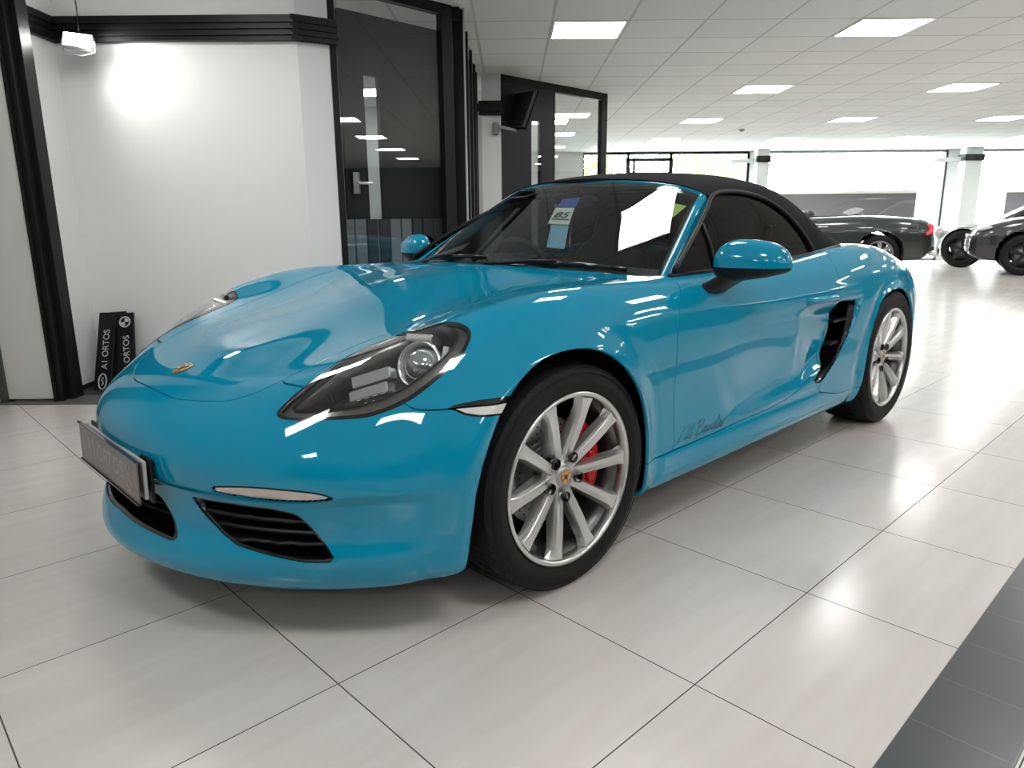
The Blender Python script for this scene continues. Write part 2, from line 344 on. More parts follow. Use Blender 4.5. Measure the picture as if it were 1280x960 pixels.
XL, XR, Y0, YB = -3.75, 15.9, -6.5, 17.35
# floor in the tiles' own frame
co, si = math.cos(TANG), math.sin(TANG)
def tile_frame(x, y):   # world -> tile frame (u along one joint family, v along the other)
    dx, dy = x-TOX, y-TOY; return dx*co+dy*si, dx*si-dy*co
def tile_world(u, v): return TOX+u*co+v*si, TOY+u*si-v*co
pts = [(XL, Y0), (XR, Y0), (XR, YB), (XL, YB)]
fv = [(*tile_frame(*p), 0) for p in pts]
fl = obj('floor', [v for v in fv], [(0, 3, 2, 1)], floor_material())
fl.matrix_world = Matrix(((co, si, 0, TOX), (si, -co, 0, TOY), (0, 0, 1, 0), (0, 0, 0, 1))); fl['kind'] = 'structure'
# dark border of small tiles set in the floor
sb = MB(); v0, v1 = 2.6565*.58954, 2.990*.58954
sb.box((-6, v0, 0), (22*.2, v1, .0012))
st = sb.build('trim_1', grid_material('dark_border_tiles', (.040, .047, .052), (.10, .10, .10), .2045, v1-v0-.004, .0025, .3), None)
for v in st.data.vertices: v.co.y -= v0-.0; v.co.x -= .0
_o = tile_world(.623, v0)
st.matrix_world = Matrix(((co, si, 0, _o[0]), (si, -co, 0, _o[1]), (0, 0, 1, 0), (0, 0, 0, 1))); st['kind'] = 'structure'
# ceiling
CX, CY, PX, PY = .335, 6.0, .6, .565
cm = grid_material('suspended_ceiling_tiles', (.72, .73, .72), (.50, .51, .505), PX, PY, .022, .8, .03)
ce = MB(); ce.box((XL-CX, Y0-CY, 0), (XR-CX, YB-CY, .1)); c_ = struct('ceiling', ce, cm); c_.location = (CX, CY, CEIL)
# light panels (thing > frame, diffuser)
def light_panel(i, j, label, copy=None):
    x, y = CX+i*PX, CY+j*PY
    if copy is None:
        r = empty('ceiling_light', (x+PX/2, y+PY/2, CEIL))
        a, b = PX/2-.012, PY/2-.012
        f = MB(); f.box((-a, -b, -.006), (a, -b+.014, 0)).box((-a, b-.014, -.006), (a, b, 0)).box((-a, -b+.014, -.006), (-a+.014, b-.014, 0)).box((a-.014, -b+.014, -.006), (a, b-.014, 0))
        f.build('frame', M_frame, r)
        d = MB(); d.box((-a+.014, -b+.014, -.004), (a-.014, b-.014, 0)); d.build('diffuser', M_panel, r)
    else:
        r = copy_tree(copy); r.location = (x+PX/2, y+PY/2, CEIL)
    return tag(r, label, 'ceiling light', 'square led panels in the suspended ceiling')
ROWN = {0: 'nearest visible row', 5: 'second row back', 10: 'third row back', 15: 'farthest row', -5: 'row over the camera', -10: 'row behind the camera', -15: 'rearmost row'}
COLN = {0: 'office corner column', 4: 'second column', 8: 'third column', 12: 'fourth column', 16: 'fifth column', 20: 'rightmost column', -4: 'leftmost column'}
P0 = None
for j in (0, 5, 10, 15, -5, -10, -15):
    for i in (0, 4, 8, 12, 16, 20, -4):
        if i == 0 and j in (5, 15): continue
        o = light_panel(i, j, 'square led ceiling panel, %s, %s' % (ROWN[j], COLN[i]), P0)
        if P0 is None: P0 = o
# walls out of view close the room
wb = MB(); wb.box((XL-.1, Y0, 0), (XL, YB, CEIL)); struct('wall_left', wb, M_wallg)
wb = MB(); wb.box((XL, Y0-.1, 0), (XR, Y0, CEIL)); struct('wall_front', wb, M_walld)
wb = MB(); wb.box((XR, Y0, 0), (XR+.1, YB, CEIL)); struct('wall_right', wb, M_walld)
# white boxed wall at the left with chamfered corner
B0, B1 = 2.14, 2.283
wb = MB(); wb.box((-2.86, 4.75, 0), (-1.31, 4.95, CEIL)); wb.add([(-1.31, 4.75, 0), (-1.13, 4.86, 0), (-1.13, 5.1, 0), (-1.31, 4.95, 0), (-1.31, 4.75, CEIL), (-1.13, 4.86, CEIL), (-1.13, 5.1, CEIL), (-1.31, 4.95, CEIL)], [(0, 3, 2, 1), (4, 5, 6, 7), (0, 1, 5, 4), (1, 2, 6, 5), (2, 3, 7, 6), (3, 0, 4, 7)])
struct('wall_back', wb, M_wall)
wb = MB(); wb.box((-2.96, 4.36, 0), (-2.80, 4.75, CEIL)); struct('wall_side', wb, M_wall)
wb = MB(); wb.box((-3.06, 4.20, 0.02), (-2.775, 4.36, CEIL)); struct('wall_pillar', wb, mat('scuffed_white_paint', (.60, .60, .58), .6, bump=(30, .2)))
wb = MB(); wb.box((-3.75, 4.30, 0), (-3.06, 4.40, CEIL)); wb.box((-3.10, 4.18, 0), (-3.06, 4.30, CEIL)); struct('wall_dark', wb, mat('dark_grey_panel', (.045, .05, .05), .5))
# black band with ridges
def band(mb, A, B, z0, z1, out):
    mb.wbox(A, B, out, z0, z1)
    h = (z1-z0)/4
    for k in range(3): mb.wbox(A, B, out*1.35, z0+h*(k+.75), z0+h*(k+1.2))
tb = MB(); band(tb, (-2.80, 4.75), (-1.31, 4.75), B0, B1, -.045); band(tb, (-1.31, 4.75), (-1.10, 4.88), B0, B1, -.045); band(tb, (-2.80, 4.36), (-2.80, 4.75), B0, B1, -.03)
tb.wbox((-1.33, 4.706), (-1.10, 4.85), -.02, B0, B1)
struct('trim_2', tb, M_black)
tb = MB(); tb.box((-2.775, 4.21, 0), (-2.735, 4.40, CEIL)).box((-2.735, 4.26, 0), (-2.70, 4.36, CEIL)).box((-2.785, 4.19, 0), (-2.768, 4.22, CEIL)); struct('trim_3', tb, M_black, .003)
# dark plinth floor and skirting at the foot of the wall
tb = MB(); tb.box((-2.80, 4.36, 0), (-1.2, 4.75, .006)); struct('trim_4', tb, mat('black_floor_strip', (.015, .016, .016), .5))
tb = MB(); tb.box((-3.1, 4.13, 0), (-1.9, 4.20, .004)).box((-2.775, 4.20, 0), (-1.9, 4.36, .004)); struct('trim_5', tb, mat('grey_threshold', (.09, .09, .09), .5, bump=(50, .3)))
tb = MB(); tb.wbox((-2.80, 4.40), (-2.80, 4.74), -.008, 0, .03).wbox((-2.79, 4.75), (-1.31, 4.75), -.008, 0, .03); struct('baseboard_left', tb, M_black)
# ---- glazed office, 45 degree front
def frame45(A, s):  # point s metres along the 45 degree line from A
    return (A[0]+s*.7071, A[1]+s*.7071)
A1 = (-1.13, 4.85)
def glass_office():
    r = empty('window_1'); r['kind'] = 'structure'
    L1 = 1.02; zt = CEIL
    f = MB()
    f.wbox(frame45(A1, 0), frame45(A1, .045), .06, 0, zt).wbox(frame45(A1, L1-.10), frame45(A1, L1), .06, 0, zt)
    f.wbox(frame45(A1, .045), frame45(A1, L1-.10), .06, zt-.07, zt).wbox(frame45(A1, .045), frame45(A1, L1-.10), .06, 0, .07)
    f.build('window_frame', M_black, r, .002)
    g = MB(); g.wbox(frame45(A1, .045), frame45(A1, L1-.10), .008, .07, zt-.07)
    o = g.build('pane', M_pane, r)
    for v in o.data.vertices: v.co.x -= .02; v.co.y += .02
glass_office()
def inner_door():
    """charcoal door with a narrow glazed slot, just behind the front pane"""
    r = empty('door_1'); r['kind'] = 'structure'; off = .10
    A = (A1[0]-off*.7071, A1[1]+off*.7071); z0, z1 = .02, 2.40
    s0, s1, s2, s3 = .13, .305, .43, 1.0
    d = MB(); d.wbox(frame45(A, s0), frame45(A, s1), .045, z0, z1).wbox(frame45(A, s2), frame45(A, s3), .045, z0, z1)
    d.wbox(frame45(A, s1), frame45(A, s2), .045, 2.02, z1).wbox(frame45(A, s1), frame45(A, s2), .045, z0, .16)
    d.build('door_leaf', M_dark, r, .002)
    g = MB(); g.wbox(frame45(A, s1), frame45(A, s2), .01, .16, 2.02); g.build('pane', M_pane, r)
    h = MB(); p = frame45(A, .19); h.tube([(p[0]+.02, p[1]-.03, 1.31), (p[0]+.045, p[1]-.05, 1.31), (p[0]+.12, p[1]+.02, 1.31)], .010, 8)
    h.box((p[0]+.0, p[1]-.04, 1.24), (p[0]+.04, p[1]-.0, 1.38)); h.build('door_handle', mat('brushed_steel', (.6, .6, .6), .3, 1), r)
inner_door()
def slat_screen():
    A = (A1[0]-.06*.7071, A1[1]+.06*.7071)
    r = empty('partition_screen', (0, 0, 0), 0, 'low screen of upright grey and black boards inside the glazed office', 'screen')
    m1 = mat('grey_board', (.20, .21, .22), .6); m2 = mat('black_board', (.02, .022, .025), .5)
    for k in range(9):
        m = MB(); s = .05+k*.098; m.wbox(frame45(A, s+.005), frame45(A, s+.093), .015, .02, 1.07)
        m.build('board', m1 if k in (0, 1, 4, 5) else m2, r, .003)
    for za, zb in ((.56, .58), (0, .03)):
        m = MB(); m.wbox(frame45(A, .05), frame45(A, .92), .022, za, zb); m.build('rail', m2, r)
slat_screen()
# white pillar and return frames between the two glazed fronts
wb = MB(); wb.box((-.30, 8.04, 0), (-.095, 8.6, CEIL)); struct('wall_column', wb, M_wall)
tb = MB(); tb.box((-.33, 8.0, B0-.0), (-.08, 8.04, B1)); tb.box((-.34, 7.98, B0+.03), (-.07, 8.0, B0+.11)); struct('trim_6', tb, M_black)
def return_frames():
    r = empty('window_2'); r['kind'] = 'structure'; m = MB()
    for y in (5.66, 6.3, 6.95, 7.55, 7.95): m.box((-.44, y, 0), (-.34, y+.07, CEIL))
    m.box((-.42, 5.6, CEIL-.09), (-.36, 8.0, CEIL)).box((-.42, 5.6, 0), (-.36, 8.0, .09)).build('window_frame', M_black, r, .002)
    m = MB(); m.box((-.395, 5.7, .09), (-.385, 7.95, CEIL-.09)).build('pane', M_smoke, r)
    m = MB(); m.box((-.335, 5.64, 0), (-.325, 5.67, CEIL)).box((-.325, 5.62, .96), (-.30, 5.66, 1.06)).build('edge_strip', mat('satin_aluminium', (.45, .45, .46), .35, .8), r)
return_frames()
A2 = (-.095, 8.05)
def second_front():
    r = empty('window_3'); r['kind'] = 'structure'; zt = CEIL
    f = MB(); f.wbox(frame45(A2, .82), frame45(A2, .875), .06, 0, zt).wbox(frame45(A2, 1.74), frame45(A2, 1.85), .06, 0, zt)
    f.wbox(frame45(A2, 0), frame45(A2, 1.85), .06, zt-.085, zt).wbox(frame45(A2, .875), frame45(A2, 1.74), .06, 0, .08).build('window_frame', M_black, r, .002)
    g = MB(); g.wbox(frame45(A2, .875), frame45(A2, 1.74), .01, .08, zt-.085); o = g.build('pane', M_pane, r)
    for v in o.data.vertices: v.co.x -= .02; v.co.y += .02
    r = empty('door_2'); r['kind'] = 'structure'
    s1, s2 = .475, .63
    d = MB(); d.wbox(frame45(A2, 0), frame45(A2, s1), .05, 0.01, zt-.085).wbox(frame45(A2, s2), frame45(A2, .82), .05, 0.01, zt-.085)
    d.wbox(frame45(A2, s1), frame45(A2, s2), .05, 2.13, zt-.085).wbox(frame45(A2, s1), frame45(A2, s2), .05, .01, .2).build('door_leaf', M_dark, r, .002)
    g = MB(); g.wbox(frame45(A2, s1), frame45(A2, s2), .01, .2, 2.13).build('pane', M_pane, r)
second_front()
# rooms behind the glazing
wb = MB(); wb.box((-3.7, 10.2, 0), (.2, 10.3, CEIL)); struct('wall_office', wb, M_wallg)
# television on a wall bracket above the second door
def tv():
    r = empty('wall_television', (-.17, 8.0, 2.0), 0, 'slim black television on a metal bracket, tilted out from the white pillar', 'television')
    br = mat('grey_bracket', (.22, .22, .22), .4, .7)
    m = MB(); m.box((.0, -.03, -.06), (.05, .04, .06)).build('wall_plate', br, r, .003)
    m = MB(); m.box((.04, -.04, -.018), (.25, -.015, .012), Matrix.Rotation(.2, 3, 'Y')).build('bracket_arm', br, r, .002)
    rot = Matrix.Rotation(math.radians(20), 3, 'Y') @ Matrix.Rotation(math.radians(109), 3, 'Z')
    m = MB(); m.box((-.30, -.025, -.01), (.30, .015, .36), rot, (0, 0, 0)); o = m.build('back_shell', mat('black_plastic', (.02, .02, .022), .35), r, .008); o.location = (.22, -.02, .02)
    m = MB(); m.box((-.31, -.035, -.02), (.31, -.025, .37), rot, (0, 0, 0)); o = m.build('screen', mat('tv_screen', (.010, .010, .011), .45, spec=.2), r, .003); o.location = (.22, -.02, .02)
    m = MB(); m.box((.29, -.042, -.025), (.320, .018, .375), rot, (0, 0, 0)); o = m.build('silver_edge', mat('silver_bezel', (.62, .62, .63), .45, .2), r, .003); o.location = (.22, -.02, .02)
tv()
# back wall of windows
def back_windows():
    y = YB; zt = 2.53
    wb = MB(); wb.box((XL, y, zt+.01), (XR, y+.2, CEIL)); wb.box((XL, y, 0), (1.7, y+.2, zt+.01)); wb.box((XL, y-.02, 0), (1.7, y, CEIL)); struct('wall_bulkhead', wb, M_wall)
    n = 0
    for (xa, xb, mull) in ((1.7, 5.57, (2.76, 3.76)), (5.94, 10.2, ()), (10.72, 15.9, ())):
        n += 1; r = empty('window_%d' % (3+n)); r['kind'] = 'structure'; f = MB(); g = MB()
        xs = [xa, *mull, xb]
        f.box((xa, y, zt-.035), (xb, y+.06, zt+.02)).box((xa, y, .0), (xb, y+.06, .06))
        for x in xs: f.box((x-.03, y, 0), (x+.03, y+.06, zt))
        f.build('window_frame', M_black if n == 1 else mat('grey_frame', (.25, .25, .27), .5), r)
        g.box((xa, y+.025, .06), (xb, y+.035, zt)).build('pane', M_pane, r)
    for i, (xa, xb) in enumerate(((5.57, 5.94), (10.2, 10.72))):
        wb = MB(); wb.box((xa, y, 0), (xb, y+.2, zt+.02)); struct('wall_pier', wb, M_wall)
    # dark door frame seen past the glazed office
    r = empty('door_3'); r['kind'] = 'structure'; f = MB()
    f.box((2.70, y-.08, 0), (2.79, y, 2.41)).box((3.70, y-.08, 0), (3.79, y, 2.41)).box((2.70, y-.08, 2.34), (3.79, y, 2.41)).box((2.86, y-.06, 0), (2.92, y, 2.34)).box((2.79, y-.06, 2.04), (3.70, y, 2.10)).build('door_frame', M_black, r)
    for xa, xb in ((5.63, 5.90), (10.37, 10.76)):
        yy = 16.9; wb = MB(); wb.box((xa, yy, 0), (xb, yy+.24, CEIL)); struct('wall_post', wb, M_wall)
        tb = MB(); tb.box((xa-.03, yy-.03, 2.27), (xb+.03, yy+.27, 2.41)); struct('trim_7', tb, M_black, .008)
        tb = MB(); tb.wbox((xa-.05, yy+.1), (xa-.45, YB-.01), .05, 2.27, 2.36) ; struct('trim_8', tb, M_wallg)
back_windows()
# flood lamp hanging at the top left
def flood():
    r = empty('flood_lamp', (-2.55, 4.56, 2.105), 0, 'small white led flood lamp hanging on a wire at the top of the white wall', 'lamp')
    body = mat('white_lamp_body', (.55, .55, .55), .4)
    rot = Matrix.Rotation(math.radians(-22), 3, 'X') @ Matrix.Rotation(math.radians(14), 3, 'Z')
    m = MB(); m.box((-.08, -.02, -.045), (.08, .02, .045), rot, (0, 0, 0)).build('housing', body, r, .006)
    m = MB(); m.box((-.07, -.024, -.036), (.07, -.018, .036), rot, (0, 0, 0)).build('led_face', mat('flood_led', (1, 1, 1), .5, emit=(1, .97, .92), es=60), r)
    m = MB(); m.tube([(-.095, 0, 0), (-.095, 0, -.06), (.0, .02, -.075), (.095, .0, -.06), (.095, 0, 0)], .005, 6).build('bracket', body, r)
    m = MB(); m.tube([(.0, .02, .04), (.0, .03, .2), (-.01, .03, .44)], .003, 6).build('cable', M_black, r)
    l = bpy.data.lights.new('flood_beam', 'SPOT'); l.energy = 19; l.spot_size = math.radians(120); l.spot_blend = 1.0; l.shadow_soft_size = .08; l.color = (1, .97, .93)
    lo = bpy.data.objects.new('flood_beam', l); COL.objects.link(lo); lo.parent = r; lo.location = (.03, -.05, 0)
    d = Vector((.75, .55, -.55)); lo.rotation_euler = d.to_track_quat('-Z', 'Y').to_euler()
flood()
# small camera dome on the ceiling
m = MB(); m.lathe([(0, -.045), (.03, -.04), (.05, -.02), (.055, 0)], 16, 'z'); o = m.build('ceiling_sensor', mat('grey_plastic', (.3, .3, .3), .5)); o.location = (4.05, 13.1, CEIL)
tag(o, 'tiny grey sensor dome on the ceiling between the light rows', 'sensor')
# number plates leaning in the corner
def plates():
    pm = mat('black_plate_acrylic', (.010, .010, .012), .3, spec=.25); pw = mat('plate_white_print', (.55, .55, .56), .5)
    def plate(name, label, base, lean, tilt, txt, mark, thick=.02, wdt=.111):
        r = empty(name, base, 0, label, 'number plate', 'dealer number plates leaning in the corner')
        M = Matrix.Rotation(tilt, 4, 'Y') @ Matrix.Rotation(lean, 4, 'X')
        b = MB(); b.box((-wdt/2, 0, 0), (wdt/2, thick, .52)); o = b.build('plate', pm, r, .003); o.matrix_local = M
        fm = Matrix(((0, -1, 0, 0.006), (0, 0, -1, -.0012), (1, 0, 0, .27 if mark[1] == 'oval' else .235), (0, 0, 0, 1)))
        if not txt.strip(): return r
        t = text_obj('lettering', txt, .056, pw, M @ fm, r)
        z, kind = mark
        k = MB()
        if kind == 'ring':
            k.tube([(.034*math.cos(a), -.0012, z+.034*math.sin(a)) for a in np.linspace(0, 2*PI, 25)[:-1]], .0045, 6, closed=True)
            k.add([(0, -.0015, z)]+[(.027*math.cos(a), -.0015, z+.027*math.sin(a)) for a in np.linspace(0, PI/2, 6)], [(0, i, i+1) for i in range(1, 6)])
            k.add([(0, -.0015, z)]+[(.027*math.cos(a), -.0015, z+.027*math.sin(a)) for a in np.linspace(PI, 1.5*PI, 6)], [(0, i, i+1) for i in range(1, 6)])
        else:
            k.tube([(.025*math.cos(a), -.0012, z+.05*math.sin(a)) for a in np.linspace(0, 2*PI, 25)[:-1]], .004, 6, closed=True)
            k.tube([(-.004, -.0014, z-.028), (.006, -.0014, z-.01), (-.006, -.0014, z+.01), (.004, -.0014, z+.028)], .0035, 6)
        o = k.build('emblem', pw, r); o.matrix_local = M
        return r
    plate('number_plate', 'black dealer number plate, left of the leaning pair, oval emblem at the bottom', (-2.655, 4.48, .006), -.40, -.02, 'A1 ORTOS', (.055, 'oval'), .02)
    plate('number_plate', 'black dealer number plate, right of the leaning pair, round emblem at the top', (-2.478, 4.455, .006), -.40, -.13, 'A1 ORTOS', (.46, 'ring'), .02)
    plate('number_plate', 'black dealer number plate, blank, its edge showing behind the leaning pair', (-2.59, 4.52, .006), -.40, -.06, ' ', (.3, 'ring'), .015)
plates()
# ---------------------------------------------------------------- outside the back windows
M_tar = mat('pale_concrete_yard', (.55, .54, .52), .8, bump=(8, .3))
g = MB(); g.box((-60, YB+.25, -.12), (80, 95, -.02)); struct('ground', g, M_tar)
def parking_building():
    r = empty('parking_building', (0, 34, 0), 0, 'pale multi-storey car park across the yard with a dark open ground storey', 'building')
    cream = mat('cream_cladding', (.78, .74, .66), .7); white = mat('white_parapet', (.82, .82, .83), .6)
    m = MB(); m.box((9, 0, 3.05), (70, 10, 9)).box((9, 5.0, -.1), (70, 10, 3.05)).build('cladding', cream, r)
    m = MB(); m.box((9, -.6, 2.2), (70, 0, 3.0)).box((13.2, -1.2, -.1), (70, -1.0, .95)).build('parapet', white, r)
    m = MB(); m.box((9, -.62, 3.0), (70, -.55, 3.1)).build('coping', mat('brown_coping', (.30, .24, .18), .7), r)
    m = MB(); m.box((9, 4.6, -.05), (23.5, 4.9, 2.2)).box((24, 4.6, -.05), (70, 4.9, 2.2)).build('shaded_interior', mat('deck_shade_colour', (.035, .03, .032), .8), r)  # near-black slabs: shade inside the open storey, put into the colour
    m = MB(); m.box((18.8, -.5, -.1), (22.6, 0, 2.2)).build('white_pier', white, r)
    m = MB(); m.box((19.7, -.53, .8), (20.3, -.5, 2.0)).build('grey_door', mat('grey_paint', (.3, .3, .31), .6), r)
    for k in range(4):
        m = MB(); m.box((11.6+k*1.0, -.05, 3.75), (12.3+k*1.0, 0, 3.95)).build('sign_panel', mat('grey_sign', (.35, .36, .42), .6), r)
    m = MB()
    m.box((13.9, 4.2, 0), (14.15, 4.5, 2.2))
    m.build('column', mat('concrete_column', (.12, .11, .10), .8), r)
parking_building()
def tree(x, y, h, s, label, col):
    r = empty('tree', (x, y, 0), 0, label, 'tree', 'trees beyond the yard')
    m = MB(); m.tube([(0, 0, -.1), (.1, 0, h*.3), (-.05, .1, h*.55)], [.16, .12, .07], 8).build('trunk', mat('bark', (.12, .09, .06), .9), r)
    v = []; f = []; rg = np.random.default_rng(int(abs(x)*10)+5)
    for k in range(2600):
        a = rg.normal(size=3); a /= np.linalg.norm(a)+1e-9; q = a*(rg.uniform(.45, 1)**.5)*np.array([s, s, h*.36]); q[2] += h*.62
        q[:2] *= 1+.25*math.sin(k*.7)
        u = rg.normal(size=3); u /= np.linalg.norm(u); w2 = np.cross(u, a); w2 /= np.linalg.norm(w2)+1e-9
        n0 = len(v); v += [q-u*.16, q+w2*.08, q+u*.16, q-w2*.08]; f.append((n0, n0+1, n0+2, n0+3))
    obj('crown', v, f, mat('leaves', col, .6), r)
tree(2.5, 27, 6.5, 2.0, 'light green tree outside, left of the group seen over the soft top', (.22, .34, .08))
tree(8.2, 29, 7.0, 2.2, 'mid green tree outside, right of the group seen over the soft top', (.18, .30, .07))
tree(-4.5, 26, 6.0, 2.6, 'dark green tree outside beyond the glazed office', (.10, .20, .05))
# grey metal canopy frame outside the left windows
m = MB(); m.box((4.1, 21, 0), (4.2, 21.1, 2.0)).box((6.0, 21, 0), (6.1, 21.1, 2.0)).box((4.1, 21, 1.9), (6.1, 21.1, 2.06)).box((4.1, 21, 1.5), (6.1, 21.05, 1.56))
tag(m.build('yard_gate', mat('dark_gate_paint', (.04, .045, .045), .5)), 'dark metal gate frame outside, seen just above the soft top', 'gate')
# ---------------------------------------------------------------- the three cars at the back of the showroom
M_tyre = mat('tyre_rubber', (.009, .009, .0095), .6, bump=(70, .2), spec=.2)
M_glassd = glass_mat('car_glass', (.22, .25, .25))
def smooth_poly(P, n=6, closed=True):
    P = np.array(P, float); m = len(P); out = []
    for i in range(m if closed else m-1):
        p0, p1, p2, p3 = (P[(i-1) % m], P[i], P[(i+1) % m], P[(i+2) % m]) if closed else (P[max(i-1, 0)], P[i], P[i+1], P[min(i+2, m-1)])
        for k in range(n):
            t = k/n; out.append(.5*((2*p1)+(-p0+p2)*t+(2*p0-5*p1+4*p2-p3)*t*t+(-p0+3*p1-3*p2+p3)*t**3))
    if not closed: out.append(P[-1])
    return np.array(out)
def bg_shell(name, top, bot, W, m, parent, arches, x0, x1, tumble=lambda x: 0):
    """body lofted along x: top(x) / bot(x) heights, W(x) half width; arches cut out of the sides"""
    nx = 150; rows = []
    xs = np.linspace(x0, x1, nx)
    prof = [(0, 0), (.55, 0.0), (.86, .0), (.95, .03), (.985, .12), (1.0, .35), (1.0, .55), (.99, .72), (.955, .86), (.90, .94), (.80, .985), (.5, 1.0), (.25, 1.0), (0, 1.0)]
    for x in xs:
        zt, zb, w_ = top(x), bot(x), W(x)
        rows.append([(x, w_*(py if py else 0), zb+(zt-zb)*pz) for py, pz in prof])
    R = np.array(rows); nz = R.shape[1]
    # refine vertically
    fine = []
    for r in R: fine.append(smooth_poly(r, 5, False))
    R = np.array(fine); nz = R.shape[1]
    def archf(p): return min([math.hypot(p[0]-ax, p[2]-az)-ar for ax, az, ar in arches]) if abs(p[1]) > .5 else 1
    V = R.reshape(-1, 3); V2 = V*np.array([1, -1, 1]); F = []
    n0 = len(V)
    for i in range(nx-1):
        for j in range(nz-1):
            q = (i*nz+j, i*nz+j+1, (i+1)*nz+j+1, (i+1)*nz+j); c = V[list(q)].mean(0)
            if archf(c) < 0 and c[2] < .8: continue
            F.append(q[::-1]); F.append(tuple(k+n0 for k in q))
    F.append(tuple(range(nz))+tuple(n0+k for k in range(nz-2, 0, -1))); e = (nx-1)*nz
    F.append((tuple(e+k for k in range(nz))+tuple(n0+e+k for k in range(nz-2, 0, -1)))[::-1])
    V = np.concatenate([V, V2])
    return obj(name, V, F, m, parent, smooth=True)
def ip(xs, zs): return lambda x: float(np.interp(x, xs, zs))
def ips(P):
    S = smooth_poly(P, 8, False); o = np.argsort(S[:, 0]); S = S[o]; return lambda x: float(np.interp(x, S[:, 0], S[:, 1]))
def bg_wheel(parent, x, y, r, w, rim_m, dark_m, side, n=5):
    """wheel with tyre and spoked rim, axle along y; side=+1/-1 is the outer side"""
    e = empty('wheel', (x, y, r)); e.parent = parent
    t = MB(); h = w/2
    t.lathe([(r*.70, -h), (r*.93, -h), (r, -h*.7), (r, h*.7), (r*.93, h), (r*.70, h), (r*.66, 0)], 40, 'y', closed=True).build('tyre', M_tyre, e)
    m = MB(); m.lathe([(r*.60, side*h*.55), (r*.70, side*h*.98), (r*.72, side*h*.9), (r*.66, side*h*.2), (r*.60, side*h*.2)], 40, 'y', closed=True)
    m.lathe([(0, side*h*.75), (r*.13, side*h*.72), (r*.15, side*h*.5), (0, side*h*.5)], 20, 'y')
    for k in range(n):
        a = 2*PI*k/n+PI/2; ca, sa = math.cos(a), math.sin(a); nx_, nz_ = -sa, ca
        P = []
        for rr, hw, yy in ((r*.10, r*.07, .72), (r*.62, r*.11, .82)):
            for sgn in (-1, 1): P.append((rr*ca+sgn*hw*nx_, side*h*yy, rr*sa+sgn*hw*nz_))
        Q = [(p[0], p[1]-side*.03, p[2]) for p in P]
        v = [P[0], P[1], P[3], P[2], Q[0], Q[1], Q[3], Q[2]]
        m.add(v, [(0, 1, 2, 3), (7, 6, 5, 4), (0, 4, 5, 1), (1, 5, 6, 2), (2, 6, 7, 3), (3, 7, 4, 0)])
    m.build('rim', rim_m, e)
    m = MB(); m.lathe([(0, side*h*.1), (r*.55, side*h*.1), (r*.55, side*h*.0), (0, 0)], 24, 'y').build('brake_disc', dark_m, e)
def liner(parent, x, z, r, y0, y1):
    m = MB(); m.lathe([(r, y0), (r, y1)], 24, 'y', (x, 0, z), a0=-.3, a1=PI+.3)
    m.build('wheel_liner', mat('liner_black', (.008, .008, .008), .9), parent, recalc=False)
M_rimg = mat('grey_alloy', (.35, .36, .37), .3, .9); M_rimb = mat('black_alloy', (.02, .02, .022), .3, .5); M_discg = mat('disc_grey', (.25, .25, .26), .4, .8)
